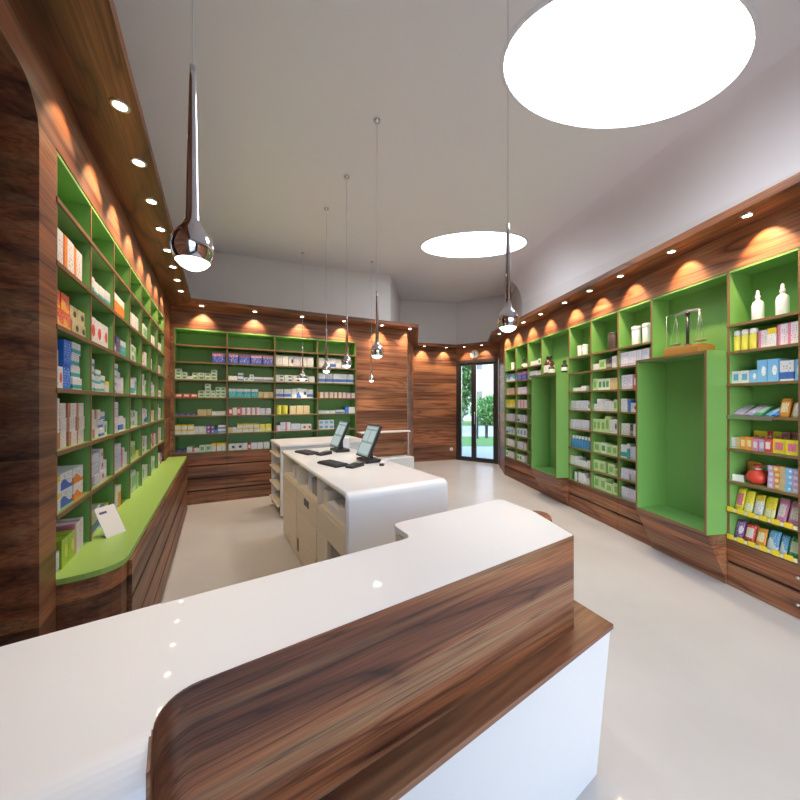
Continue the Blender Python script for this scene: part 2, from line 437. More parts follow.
# ------------------------------------------------------------------ skylights (ovals in the ceiling)
def skylight(name, cx, cy, a, b, ang):
    def el(sa, sb, dz, n=64):
        out = []
        for k in range(n):
            t = 2*PI*k/n; u, v = sa*math.cos(t), sb*math.sin(t)
            x = cx+u*math.cos(ang)-v*math.sin(ang); y = cy+u*math.sin(ang)+v*math.cos(ang)
            out.append((x, y, ceil_z(x, y)+dz))
        return out
    m = MB(); bm = m.bm
    V = [bm.verts.new(p) for p in el(a, b, -.012)]; V2 = [bm.verts.new(p) for p in el(a, b, -.002)]
    for k in range(64): bm.faces.new((V[k], V[(k+1) % 64], V2[(k+1) % 64], V2[k]))
    bm.faces.new(V); bm.faces.new(V2)
    o = struct(m.build(name, M_sky))
    m = MB(); bm = m.bm
    r = [[bm.verts.new(p) for p in el(a+e, b+e, d)] for e, d in ((.003, -.001), (.003, -.016), (.022, -.010), (.03, -.001))]
    for q in range(3):
        for k in range(64):
            f = bm.faces.new((r[q][k], r[q][(k+1) % 64], r[q+1][(k+1) % 64], r[q+1][k])); f.smooth = True
    m.build('rim', M_ceil, o)
    return o
#SKY#
skylight('window_1', 1.533, 2.290, .865, .507, math.radians(14.25))
skylight('window_2', 1.149, 5.244, .811, .491, math.radians(1.65))

# ------------------------------------------------------------------ glazed door
FD = Frame(A[4].x, A[4].y, A[5].x-A[4].x, A[5].y-A[4].y); DW = (A[5]-A[4]).length
dr = struct(MB().box(.004, .07, -.01, .10, 0, 2.568).box(DW-.07, DW-.004, -.01, .10, 0, 2.568).box(.07, DW-.07, -.01, .10, 2.49, 2.568)
            .box(.07, DW-.07, -.005, .08, 0, .035).build('door_1', M_dark, loc=FD.p3(0, 0, 0), rotz=FD.rot))
mid = .47
for (x0, x1) in ((.07, mid), (mid, DW-.07)):
    lf = MB()
    for (a, b, c, d) in ((x0+.002, x0+.062, .037, 2.488), (x1-.062, x1-.002, .037, 2.488)): lf.box(a, b, .012, .07, c, d)
    lf.box(x0+.062, x1-.062, .012, .07, .037, .10); lf.box(x0+.062, x1-.062, .012, .07, 2.43, 2.488)
    o = lf.build('door_leaf', M_dark, dr)
    MB().box(x0+.063, x1-.063, .037, .045, .101, 2.429).build('glass_pane', M_glass, o)
MB().tube((mid+.04, -.035, .95), (mid+.04, -.035, 1.25), .011, m=M_steel).tube((mid+.04, -.035, .98), (mid+.04, .012, .98), .007, m=M_steel).tube((mid+.04, -.035, 1.22), (mid+.04, .012, 1.22), .007, m=M_steel).build('door_handle', None, dr)

# ------------------------------------------------------------------ shelving
def shelving(name, label, F, x0, divs, levels, ztop, depth=.22, zbot=None, tops=True, wood_m=None, edge_div=True):
    """divs = divider positions in the wall's own x; built in local coordinates from x0"""
    t = thing(name, label, 'shelving', F.p3(divs[0], 0, 0), F.rot)
    L = divs[-1]-divs[0]; z0 = levels[0]; th = .018
    MB().box(0, L, depth, depth+.012, z0, ztop-.002).build('back_panel', M_green, t)
    for d in divs:
        x = d-divs[0]; a = x-th/2; b = x+th/2
        if d == divs[0]: a, b = 0, th
        if d == divs[-1]: a, b = L-th, L
        MB().box(a, b, .006, depth, z0, ztop-.002, M_green).box(a, b, .002, .006, z0, ztop-.002, M_edge if edge_div else M_green).build('divider', None, t)
    for z in levels:
        MB().box(th, L-th, .006, depth, z-.018, z, M_green).box(0, L, -.004, .006, z-.020, z, M_edge).build('shelf', None, t)
    MB().box(th, L-th, .002, depth, ztop-.018, ztop-.002).build('top_panel', M_green, t)
    return t, L
def knob(parent, x, y, z, r=.009):
    MB().lathe([(0, 0), (r*.5, 0), (r*.5, .012), (r, .014), (r, .022), (0, .024)], n=10).xf(Matrix.Translation((x, y, z)) @ Matrix.Rotation(PI/2, 4, 'X')).build('knob', M_steel, parent)
def drawer_base(F, label, xa, xb, y0, z1, rows, cols, mat, knobs=False, depth=.2, name='drawer_unit'):
    t = thing(name, label, 'drawer cabinet', F.p3(xa, 0, 0), F.rot)
    L = xb-xa
    MB().box(0, L, y0+.02, depth, 0, z1, mat).build('carcass', simple('dark_gap_'+name, (.03, .015, .01), .7), t)
    h = z1/rows; w = L/cols
    for r in range(rows):
        for c in range(cols):
            d = MB().box(c*w+.002, (c+1)*w-.002, y0, y0+.02, r*h+(.018 if r else .004), (r+1)*h-.003).build('drawer_front', mat, t)
            if knobs: knob(d, c*w+w/2, y0, (r+.55)*h)
    return t

LV = [.75, 1.02, 1.29, 1.56, 1.83, 2.10, 2.37]
BL = [.02+.455*k-.02 for k in range(8)]; BL = [.003]+BL[1:7]+[3.222]
shelving('green_shelving', 'long green pigeonhole shelving with seven bays along the left wall', FL, 0, BL, [l for l in LV if l > .8], 2.57, depth=.315)
# low back strip behind the worktop row
BB = [-.723, -.041, .644, 1.329, 2.011]
shelving('green_shelving', 'dark green shelving of four wide bays on the back wall', FB, 0, BB, [.76]+[1.03, 1.30, 1.57, 1.83, 2.09, 2.335], 2.57, depth=.315)
LR = [.395, .62, .86, 1.125, 1.39, 1.65, 1.91, 2.13]
XN = [.003, .46, .92]; XM = [-2.077, -1.617, -1.158, -.703]; XF = [-4.165, -3.70, -3.24, -2.783]
shelving('green_shelving', 'bright green shelving at the right edge holding colourful sachets and pump bottles', FR, 0, XN, LR, 2.57)
shelving('green_shelving', 'bright green three-bay shelving between the two deep niches', FR, 0, XM, LR, 2.57)
shelving('green_shelving', 'bright green narrow shelving beside the glazed door, with blue boxes', FR, 0, XF, LR, 2.57)

# left worktop and its drawer base
wt = thing('drawer_counter', 'long walnut drawer counter with green worktop under the left shelving', 'counter', FL.p3(0, 0, 0), FL.rot)
we = 3.58
top = [(0.004, .21), (0.004, -.05)] + [(.004+.05*math.sin(a)+.0, -.05-.15*(1-math.cos(a))*1.0) for a in (0.5, 1.0)] + [(.09, -.19), (.16, -.215), (we, -.215), (we, .0), (3.2, 0.), (3.2, .21)]
top = [(0.004, .31), (0.004, -.03), (.012, -.09), (.03, -.14), (.06, -.18), (.10, -.205), (.15, -.215), (we, -.215), (we, -.003), (3.222, -.003), (3.222, .31)]
MB().prism(top, .725, .75).build('worktop', M_green_lit, wt)
MB().prism([(x+(.0 if x > .2 else .004), y+(.010 if y < -.01 else (-.004 if y < 0 else 0.))) for x, y in top], 0, .725).build('carcass', W_L, wt)
MB().box(.006, 3.2, .305, .32, .75, 1.0).build('splash_panel', M_green, wt)
for d in BL[1:-1]:
    MB().box(d-.009, d+.009, .006, .305, .75, 1.0, M_green).box(d-.009, d+.009, .002, .006, .75, 1.0, M_edge).build('divider', None, wt)
rows = [(.005, .160), (.178, .340), (.358, .520), (.538, .715)]
for z0, z1 in rows:
    for k in range(3):
        a = .17+(we-.17)*k/3; b = .17+(we-.17)*(k+1)/3
        MB().box(a+.002, b-.002, -.224, -.206, z0, z1).build('drawer_front', W_L, wt, bevel=.002)
drawer_base(FB, 'walnut drawer cabinet of eight wide drawers below the back wall shelving', -.723, 2.011, 0, .738, 4, 4, W_B)
drawer_base(FR, 'walnut drawer cabinet with small steel knobs below the colourful sachet shelves', .003, .92, 0, .373, 2, 1, W_R, knobs=True)
drawer_base(FR, 'walnut drawer plinth between the two green niches', -2.077, -.703, 0, .373, 2, 3, W_R)
drawer_base(FR, 'walnut drawer plinth nearest the glazed door', -4.165, -2.783, 0, .373, 2, 3, W_R)

def niche(x0, x1, label):
    t = thing('display_niche', label, 'niche', FR.p3(x0, 0, 0), FR.rot)
    L = x1-x0; yf = -.19; zb, zt = .41, 1.905; th = .018
    MB().box(.0, th, yf+.004, .14, zb, zt, M_green).box(0, th, yf, yf+.004, zb, zt, M_edge).build('side_panel', None, t)
    MB().box(L-th, L, yf+.004, .14, zb, zt, M_green).box(L-th, L, yf, yf+.004, zb, zt, M_edge).build('side_panel', None, t)
    MB().box(th, L-th, .14, .155, zb, zt, M_green).build('back_panel', M_green, t)
    MB().box(.0, L, yf+.004, .215, zt, zt+.02, M_green).box(0, L, yf, yf+.004, zt-.002, zt+.02, M_edge).build('top_panel', None, t)
    MB().box(th, L-th, yf+.004, .14, zb, zb+.02, M_green).box(th, L-th, yf, yf+.004, zb, zb+.02, M_edge).build('bottom_panel', None, t)
    MB().prism([(yf+.004, zb-.002), (.20, zb-.002), (.20, .0), (-.005, .0), (-.01, .04)], 0, L, axis='x').build('wedge_base', W_R, t)
    # open bay over the niche
    MB().box(0.002, L-.002, .20, .212, zt+.02, 2.568).build('upper_back_panel', M_green, t)
    MB().box(0.002, L-.002, .004, .20, 2.552, 2.568).build('upper_top_panel', M_green, t)
    return t
niche(-.70, 0, 'deep green display niche nearest the camera, balance on its top')
niche(-2.78, -2.08, 'deep green display niche near the door, amber bottles on its top')

# ------------------------------------------------------------------ main counter in front
ct = thing('service_counter', 'large white-topped counter with walnut front and ledge in the foreground', 'counter', (0, 0, 0), FC.rot)
# local: x = s, y = away from the camera ; wood riser face y=.753, ledge front y=.672
se = 1.372
LE = -.50
topo = [(LE, .665), (-.115, .665)] + [(-.115, .69)] 
corner = arc(-.03, .668, .085, 180, 90, 8)      # concave fillet of the riser, seen from above
# top slab outline: left block, notch, straight riser edge, angled right end, widened far part
slab = [(-.034, .70), (-.032, .70)] + arc(.038, .70, .07, 180, 90, 8)[1:]  + [(se-.012, .753), (se, .762), (1.49, 1.015), (1.527, 1.235), (1.522, 1.255), (1.505, 1.265),
        (.845, 1.275), (.82, 1.268), (.808, 1.245), (.80, 1.135), (.785, 1.112), (.75, 1.105), (-.034, 1.120)]
MB().prism(slab, .925, .95).build('countertop', M_solid, ct)
# rounded white lip and front of the left block
lip = [(.72, .9245), (.68, .9245)]
MB().prism([(1.125, .95), (.700, .95)] + arc(.700, .87, .08, 90, 180, 12)[1:] + [(.62, 0), (.68, 0), (.68, .925), (1.125, .925)], LE, -.034, axis='x').build('front_block', M_solid, ct)
# riser in walnut, following the concave corner
oy = .012
riser_out = [(-.033, .628), (-.033, .70)] + arc(.038, .6985, .0705, 180, 90, 12) + [(se-.006, .7545)]
riser_in = [(se-.006, .79), (-.08, .79), (-.08, .702), (-.037, .700), (-.037, .622)]
MB().prism([(x+.001, y-.0035) for x, y in riser_out]+riser_in, .565, .9490).build('riser', W_C, ct, bevel=.003)
# end panel in walnut, and its rounded far fin
MB().prism([(se-.006, .752), (se+.004, .758), (1.492, 1.010), (1.47, 1.016), (se-.03, .79), (se-.03, .752)], .565, .9490).build('end_panel', W_C, ct)
MB().prism([(1.440, .905), (1.4925, 1.012), (1.498, 1.035), (1.512, 1.036), (1.528, 1.022), (1.535, 1.0), (1.53, .972), (1.50, .935), (1.46, .905)], .565, .9485).build('end_fin', W_C, ct)
# ledge
ledge = [(-.115, .625), (-.112, .66)] + arc(-.035, .677, .079, 180, 90, 6) + [(se+.0, .755), (1.488, 1.01), (1.56, 1.02), (1.66, 1.02), (1.612, .86), (1.535, .674), (1.0, .671), (.0, .671), (-.05, .65), (-.07, .625)]
ledge = [(-.031, .615), (-.030, .66)] + arc(.038, .697, .0675, 180, 90, 8) + [(se, .7555), (1.49, 1.013), (1.595, 1.015), (1.565, .845), (1.533, .672), (.08, .668), (.04, .655), (.02, .63), (.02, .615)]
MB().prism(ledge, .545, .565).build('ledge', W_CL, ct, bevel=.003)
# white body under the ledge, its end drawn inwards towards the floor
b0 = [(-.02, .68), (1.527, .682), (1.585, 1.01), (1.49, 1.22), (-.06, 1.09)]
b1 = [(-.02, .68), (1.41, .682), (1.45, 1.0), (1.40, 1.2), (-.06, 1.09)]
m = MB(); bm = m.bm
hi = [bm.verts.new((x, y, .544)) for x, y in b0]; lo = [bm.verts.new((x, y, .0)) for x, y in b1]
bm.faces.new(hi); bm.faces.new(lo)
for k in range(5): bm.faces.new((lo[k], lo[(k+1) % 5], hi[(k+1) % 5], hi[k]))
m.build('base_body', M_satin, ct)
MB().box(.815, 1.49, 1.23, 1.255, 0.0, .924).build('rear_panel', M_cream, ct)
MB().box(LE, -.17, .70, 1.08, 0, .924).build('left_body', M_satin, ct)
MB().box(.81, .84, 1.12, 1.235, .60, .915).build('side_shelf_panel', M_cream, ct)

# ------------------------------------------------------------------ islands
isl = thing('till_counter', 'white island counter with rounded end carrying two touchscreen tills', 'counter', FI.p3(0, 0, 0), FI.rot)
W, Ln = .765, 2.07
prof = [(0, .0)] + arc(.05, .90, .05, 180, 90, 6) + [(Ln, .95), (Ln, .915), (.05, .915), (.045, .91), (.045, 0)]
MB().prism(prof, 0, W, axis='x').build('top_shell', M_solid, isl, bevel=.022, seg=4)
MB().box(W-.045, W-.02, .05, Ln-.01, 0, .914).build('side_panel', M_satin, isl)
MB().box(.02, W-.05, Ln-.03, Ln-.005, 0, .914).build('end_panel', M_satin, isl)
cols = [(.055, .70), (.70, 1.37), (1.37, 2.03)]
MB().box(.42, .44, .05, Ln-.03, .02, .913).build('cabinet_back', M_cream, isl)
MB().box(.03, .42, .05, Ln-.03, .0, .05).build('plinth', M_cream, isl)
for y in (.052, .69, 1.36, 2.02): MB().box(.022, .42, y, y+.018, .05, .913).build('divider', M_cream, isl)
MB().box(.022, .42, .07, 2.02, .69, .706).build('shelf', M_cream, isl)
def front(y0, y1, z0, z1, slot=None):
    d = MB().box(.012, .03, y0+.003, y1-.003, z0+.003, z1-.003).build('drawer_front', M_cream, isl, bevel=.002)
    if slot: MB().box(.010, .0122, *slot).build('handle_slot', M_black, d)
front(.07, .69, .52, .69); front(.42, .69, .28, .52); front(.42, .69, .05, .28)
MB().box(.03, .42, .405, .42, .05, .52).build('divider', M_cream, isl)
front(.708, 1.36, .50, .69, (.92, 1.08, .60, .66)); front(.708, 1.36, .28, .50); front(.708, 1.36, .05, .28, (1.28, 1.34, .10, .22))
front(1.378, 2.02, .50, .69); front(1.378, 2.02, .28, .50); front(1.378, 2.02, .05, .28)
# island behind
FI2 = Frame(-1.535, 4.275, .868, .497)
i2 = thing('till_counter', 'white counter with open side shelves standing behind the tills', 'counter', FI2.p3(0, 0, 0), FI2.rot)
MB().box(0, 1.22, 0, .75, .915, .95).build('worktop', M_solid, i2, bevel=.006, seg=3)
MB().box(.015, 1.20, .02, .055, .03, .914).build('front_panel', M_satin, i2)
MB().box(.012, 1.20, .695, .73, .03, .914).build('rear_panel', M_satin, i2)
MB().box(.20, .22, .055, .695, .03, .914).build('middle_panel', M_cream, i2)
for z in (.14, .36, .58, .78): MB().box(-.02, .20, .057, .693, z, z+.018).build('shelf', M_cream, i2)
MB().box(.05, 1.15, .10, .66, 0, .03).build('plinth', M_steel, i2)

# wall shelf counter beside the back shelving
FS = FB
sc = thing('side_table', 'thin white shelf table on a steel post against the back walnut wall', 'table', FB.p3(2.02, 0, 0), FB.rot)
MB().box(0, .975, -.21, -.008, .945, .97).build('table_top', M_solid, sc, bevel=.004)
MB().tube((.945, -.18, .50), (.945, -.18, .945), .012, m=M_steel).tube((.945, -.18, .50), (.945, -.18, .508), .03, m=M_steel).build('post', None, sc)
MB().box(.0, .92, -.06, -.01, .50, .944).build('rear_panel', W_B, sc)
pl_ = thing('plinth_bench', 'low white plinth block below the thin white shelf table', 'bench', FB.p3(2.02, 0, 0), FB.rot)
MB().box(.0, .99, -.32, -.004, 0.03, .498).build('block', M_satin, pl_, bevel=.01)
MB().box(.03, .96, -.29, -.02, 0, .03).build('foot', M_dark, pl_)

# ------------------------------------------------------------------ tills, keyboards and small things
def till(x, y, rot, label):
    t = thing('till_screen', label, 'touchscreen', FI.p3(x, y, .9505), FI.rot+rot, group='touchscreen tills on the island')
    MB().box(-.06, .10, -.11, .11, 0, .03).build('base', M_black, t, bevel=.008)
    MB().box(.02, .05, -.03, .03, .028, .20).build('stand', M_black, t, bevel=.004)
    Mx = Matrix.Translation((-.055, 0, .05)) @ Matrix.Rotation(math.radians(24), 4, 'Y')
    a = MB().box(0, .028, -.135, .135, 0, .315).xf(Mx).build('screen_housing', M_black, t, bevel=.004)
    MB().box(-.002, -.0003, -.122, .122, .014, .302).xf(Mx).build('display', M_screen, a)
    m_ = MB()
    for (y0, y1, z0, z1) in ((-.11, .11, .27, .29), (-.11, -.01, .15, .255), (.01, .11, .15, .255), (-.11, .11, .03, .13)): m_.box(-.0030, -.0021, y0, y1, z0, z1)
    m_.xf(Mx).build('display_fields', simple('pale_display_fields', (.22, .27, .28), .2, emit=(.45, .58, .6), estr=.4), a)
    return t
till(.55, .94, 0, 'touchscreen till on black base, the nearer of two on the island')
till(.54, 1.70, 0, 'touchscreen till on black base, the farther of two on the island')
def keyboard(x, y, rot, label):
    t = thing('keyboard', label, 'keyboard', FI.p3(x, y, .9505), FI.rot+rot, group='keyboards beside the tills')
    MB().box(-.07, .07, -.15, .15, 0, .016).build('case', M_black, t, bevel=.004)
    k_ = MB()
    for i in range(5):
        for j in range(13):
            k_.box(-.06+i*.025, -.06+i*.025+.019, -.14+j*.0215, -.14+j*.0215+.017, .016, .023)
    k_.build('keys', simple('charcoal_keys', (.05, .05, .055), .5), t)
    return t
keyboard(.23, .95, .25, 'black keyboard lying in front of the nearer till')
keyboard(.20, 1.72, .25, 'black keyboard lying in front of the farther till')
def terminal(x, y, label):
    t = thing('card_terminal', label, 'card reader', FI.p3(x, y, .9505), FI.rot+.5, group='card terminals beside the keyboards')
    MB().prism([(-.08, 0), (.08, 0), (.08, .035), (-.08, .018)], -.04, .04, axis='y').build('case', M_black, t, bevel=.004)
    MB().box(.02, .065, -.03, .03, .0325, .0345).build('display', M_grey, t)
    return t
terminal(.36, .76, 'black card terminal beside the nearer keyboard')
terminal(.33, 1.53, 'black card terminal beside the farther keyboard')
t = thing('hand_scanner', 'small white hand scanner with black grip beside the nearer till', 'scanner', FI.p3(.62, .74, .9505), FI.rot+.9)
MB().prism([(-.05, 0), (.05, 0), (.05, .022), (.02, .034), (-.05, .026)], -.025, .025, axis='y').build('body', M_paper, t, bevel=.006)
MB().box(-.085, -.045, -.02, .02, .0, .02).build('grip', M_black, t, bevel=.005)
t = thing('receipt_printer', 'white receipt printer standing behind the farther till', 'printer', FI.p3(.66, 1.93, .9505), FI.rot)
MB().box(-.045, .08, -.07, .07, 0, .13).build('body', M_paper, t, bevel=.01)
MB().box(-.02, .05, -.045, .045, .1305, .134).build('paper_slot', M_black, t)

def loose(name, label, cat, F, x, y, z, dx, dy, dz, mat, rot=0, bevel=.002, group=None):
    o = MB().box(-dx/2, dx/2, -dy/2, dy/2, 0, dz).build(name, mat, None, bevel=bevel, loc=F.p3(x, y, z), rotz=F.rot+rot)
    return tag(o, label, cat, group)
loose('tray', 'white paper tray in the nearest upper cubby of the till island', 'tray', FI, .16, .42, .7065, .22, .26, .05, M_paper)
loose('carton', 'small red carton at the near end of the island cubby', 'box', FI, .085, .125, .7065, .07, .045, .12, M_red)
loose('paper_stack', 'stack of white paper in the island cubby beside the red carton', 'paper', FI, .15, .225, .7065, .2, .12, .09, M_paper)
loose('tray', 'cream document tray in the nearest upper cubby, beside the divider', 'tray', FI, .16, .62, .7065, .2, .1, .12, M_cream)
loose('label_printer', 'grey label printer in the middle upper cubby of the till island', 'printer', FI, .15, .92, .7065, .17, .2, .14, M_grey, bevel=.01)
loose('telephone', 'black telephone handset in the middle upper cubby of the till island', 'telephone', FI, .10, .77, .7065, .07, .07, .16, M_black)
loose('folder', 'pale grey folder standing in the middle upper cubby of the till island', 'folder', FI, .17, 1.15, .7065, .2, .05, .17, M_paper)
loose('folder', 'cream box folder in the farthest upper cubby of the till island', 'folder', FI, .15, 1.50, .7065, .2, .09, .16, M_cream)
loose('folder', 'white box folder behind the cream one in the farthest island cubby', 'folder', FI, .15, 1.68, .7065, .2, .08, .15, M_paper)
t = thing('printer', 'black and grey printer in the low open cubby of the till island', 'printer', FI.p3(.17, .24, .0505), FI.rot)
MB().box(-.14, .14, -.13, .13, 0, .17).build('body', M_grey, t, bevel=.008)
MB().box(-.13, .12, -.12, .12, .17, .215).build('lid', M_black, t, bevel=.008)
MB().box(-.15, -.139, -.10, .10, .03, .06).build('paper_tray', M_black, t)

# clock and wall socket
t = thing('wall_clock', 'small round pale wall clock on the walnut above the glazed door', 'clock', FD.p3(.50, -.001, 2.70), FD.rot)
RX = Matrix.Rotation(PI/2, 4, 'X')
MB().lathe([(0, 0), (.105, 0), (.108, .01), (.105, .03), (.095, .03), (.093, .022), (0, .022)], n=32).xf(RX).build('clock_case', simple('pale_green_clock', (.55, .66, .55), .35), t)
MB().lathe([(0, .0225), (.088, .0225), (.088, .024), (0, .024)], n=32).xf(RX).build('clock_face', M_paper, t)
MB().box(-.004, .004, -.028, -.0245, -.01, .06).build('hour_hand', M_black, t)
MB().box(-.01, .075, -.031, -.0285, -.003, .003).build('minute_hand', M_black, t)
FF = Frame(A[3].x, A[3].y, A[4].x-A[3].x, A[4].y-A[3].y)
t = thing('wall_socket', 'small round white wall socket low on the walnut left of the door', 'socket', FF.p3(1.04, -.001, .28), FF.rot)
MB().lathe([(0, 0), (.042, 0), (.042, .008), (.036, .012), (0, .012)], n=24).xf(RX).build('plate', M_paper, t)
MB().lathe([(0, .0125), (.02, .0125), (.018, .0135), (0, .0135)], n=16).xf(RX).build('insert', M_grey, t)

# ------------------------------------------------------------------ pendant lamps
def pendant_proto():
    t = thing('pendant_lamp', 'x', 'pendant lamp', (0, 0, 0)); r = .052
    pr = [(.040, .022), (.048, .036), (.052, .055), (.049, .078), (.038, .098), (.026, .112), (.0185, .13), (.0160, .16), (.0145, .25), (.0115, .38), (.0085, .50), (.0075, .54), (0, .54)]
    MB().lathe(pr, n=32).build('chrome_body', M_chrome, t)
    MB().lathe([(0, 0), (.016, .002), (.030, .010), (.040, .0215), (.0, .026)], n=32).build('glass_lens', M_lampwhite, t)
    return t
pp0 = pendant_proto()
def pendant(x, y, label, first=False, power=5):
    z = 1.85
    t = pp0 if first else copy_tree(pp0, (x, y, z))
    t.location = (x, y, z); t['label'] = label; t['category'] = 'pendant lamp'
    return t
def hang(t, x, y, power=11):
    z = 1.85; cz = ceil_z(x, y)
    MB().tube((0, 0, .54), (0, 0, cz-z-.012), .0022 if y < 2.3 else .0030, n=6).build('cable', M_cable, t)
    MB().lathe([(.004, cz-z-.024), (.03, cz-z-.016), (.03, cz-z-.002), (0, cz-z-.002)], n=20).build('ceiling_cup', M_chrome, t)
    L = bpy.data.lights.new('pendant_spot', 'SPOT'); L.energy = power; L.color = (1, .9, .76); L.spot_size = math.radians(110); L.spot_blend = .8; L.shadow_soft_size = .03
    o = bpy.data.objects.new('pendant_light', L); C.objects.link(o); o.parent = t; o.location = (0, 0, -.006)
#PEND#
pendant_pos = [(-.549, .888, 'large chrome drop pendant hanging over the left end of the front counter'),
    (.54, 1.675, 'chrome drop pendant hanging over the right end of the front counter'),
    (-.185, 2.70, 'chrome drop pendant nearest the camera over the till island'),
    (-.545, 3.43, 'chrome drop pendant second from the camera over the till island'),
    (-.89, 4.05, 'chrome drop pendant third from the camera in the island row'),
    (-1.57, 5.40, 'chrome drop pendant farthest back, in front of the middle of the back shelves'),
    (-.50, 5.86, 'small chrome drop pendant hanging by the right end of the back shelves')]
pend = [pendant(x, y, lb, first=(i == 0)) for i, (x, y, lb) in enumerate(pendant_pos)]
for t, (x, y, lb) in zip(pend, pendant_pos): hang(t, x, y)

# ------------------------------------------------------------------ downlights
dl0 = None
ORD = ['nearest', 'second', 'third', 'fourth', 'fifth', 'sixth', 'seventh', 'eighth', 'ninth', 'tenth', 'eleventh', 'twelfth', 'thirteenth']
def downlight(x, y, label, group, power, b=None):
    global dl0
    z = 2.881
    if dl0 is None:
        dl0 = thing('downlight', 'x', 'downlight', (0, 0, 0))
        MB().lathe([(.027, -.001), (.027, -.008), (.034, -.010), (.040, -.006), (.040, -.0005)], n=24).build('trim_ring', M_steel, dl0)
        MB().lathe([(0, -.006), (.0265, -.006), (.0265, -.001), (0, -.001)], n=24).build('lamp_face', M_lampwarm, dl0)
        t = dl0
    else: t = copy_tree(dl0, (0, 0, 0))
    t.location = (x, y, z); t['label'] = label; t['category'] = 'downlight'; t['group'] = group
    L = bpy.data.lights.new('downlight_spot', 'SPOT'); L.energy = power; L.color = (1, .64, .37); L.spot_size = math.radians(72); L.spot_blend = .55; L.shadow_soft_size = .012
    o = bpy.data.objects.new('downlight_light', L); C.objects.link(o); o.parent = t; o.location = (0, 0, -.012)
    L2 = bpy.data.lights.new('downlight_flood', 'SPOT'); L2.energy = power*.75; L2.color = (1, .77, .54); L2.spot_size = math.radians(118); L2.spot_blend = 1; L2.shadow_soft_size = .02
    o2 = bpy.data.objects.new('downlight_flood', L2); C.objects.link(o2); o2.parent = t; o2.location = (0, 0, -.012)
    tl = math.radians(31)
    if b is not None: o.rotation_euler = Vector((b.x*math.sin(tl), b.y*math.sin(tl), -math.cos(tl))).to_track_quat('-Z', 'Y').to_euler()
PW = 18
for k in range(0, 8):
    x, y = -1.301-.2025*k, 1.557+.371*k
    downlight(x, y, 'round recessed downlight in the left soffit, %s along from the camera' % ORD[k], 'downlights in the left soffit', PW*.55, FL.b)
for k in range(5):
    p = FB.p(-.36+.70*k, -.165); downlight(p.x, p.y, 'round recessed downlight in the back soffit, %s from the left corner' % ORD[k].replace('nearest', 'first'), 'downlights in the back soffit', PW, FB.b)
p = FB.p(3.02, -.13); downlight(p.x, p.y, 'round recessed downlight at the outer corner of the back soffit', 'downlights in the back soffit', PW*.6, FB.b)
for k, (x, y) in enumerate([(.60, 8.28), (1.17, 8.46), (1.60, 8.36), (1.98, 8.12)]):
    downlight(x, y, 'round recessed downlight in the far soffit, %s from the left' % ORD[k].replace('nearest', 'first'), 'downlights in the far soffit by the door', PW, FF.b if k < 2 else FD.b)
rp = [-1.18, -.50, .14, .57, 1.23, 1.70, 2.30, 2.85, 3.4, 3.92]
for k, u in enumerate([-.27, .33, .93, 1.42, 1.92, 2.53, 3.07, 3.6, 4.05]):
    p = FR.p(-u, -.165)
    downlight(p.x, p.y, 'round recessed downlight in the right soffit, %s along from the camera' % ORD[k], 'downlights in the right soffit', PW, FR.b)
# ------------------------------------------------------------------ goods on the shelves
WH = (.72, .73, .76)
PAL = {  # code: (words, base, accent, pattern)
 'W': ('white', WH, (.45, .47, .55), 'line'), 'WO': ('white and orange', WH, (.80, .25, .05), 'side'), 'WR': ('white and red', WH, (.65, .05, .05), 'dot'),
 'WT': ('white and teal', WH, (.03, .38, .40), 'band'), 'WG': ('white and green', (.68, .74, .66), (.07, .35, .14), 'block'), 'WB': ('white and blue', WH, (.06, .16, .55), 'band'),
 'WL': ('white and lilac', (.66, .66, .80), (.36, .30, .62), 'line'), 'WP': ('white and pink', (.76, .70, .74), (.70, .22, .38), 'side'), 'WY': ('white and yellow', WH, (.80, .62, .05), 'top'),
 'WK': ('white and black', WH, (.04, .04, .05), 'dot'), 'WC': ('white and light blue', WH, (.12, .42, .72), 'block'), 'WV': ('white and brown', (.70, .66, .64), (.48, .20, .12), 'side'),
 'BL': ('royal blue', (.04, .07, .42), (.55, .25, .40), 'top'), 'BB': ('bright blue', (.02, .16, .70), (.03, .22, .80), 'line'), 'LB': ('light blue', (.20, .50, .85), (.80, .86, .92), 'dot'),
 'BW': ('blue-waved white', WH, (.04, .14, .55), 'wave'), 'OW': ('orange-waved white', WH, (.85, .27, .04), 'wave'), 'OR': ('orange and red', (.75, .12, .05), (.90, .42, .06), 'wave'),
 'OB': ('bright orange', (.90, .24, .02), (.85, .80, .75), 'top'), 'KY': ('black and yellow', (.60, .52, .30), (.04, .04, .05), 'dot'), 'Y': ('yellow', (.78, .66, .04), (.75, .75, .45), 'band'),
 'G': ('pale green', (.50, .68, .33), (.22, .45, .14), 'block'), 'GY': ('lime green and yellow', (.38, .55, .05), (.72, .72, .10), 'dot'), 'T': ('teal', (.02, .36, .44), (.60, .72, .74), 'top'),
 'TN': ('tan', (.62, .50, .28), (.70, .35, .15), 'line'), 'P': ('purple', (.22, .08, .34), (.70, .60, .75), 'dot'), 'L': ('lilac', (.55, .38, .68), (.75, .70, .82), 'block'),
 'R': ('red', (.62, .05, .06), (.75, .70, .70), 'block'), 'PK': ('pink', (.72, .25, .48), (.80, .72, .76), 'block'), 'OG': ('orange', (.80, .32, .05), (.85, .72, .45), 'block'),
 'GN': ('green', (.05, .32, .12), (.60, .72, .60), 'block'), 'DK': ('dark brown', (.05, .035, .03), (.30, .28, .27), 'band'), 'SB': ('sky blue', (.12, .38, .70), (.65, .75, .85), 'wave'),
 'DV': ('dark violet', (.06, .05, .16), (.45, .30, .25), 'line'), 'SG': ('silver grey', (.42, .43, .46), (.60, .40, .65), 'wave'), 'YP': ('yellow', (.80, .64, .04), (.70, .18, .30), 'block')}
PM = {}
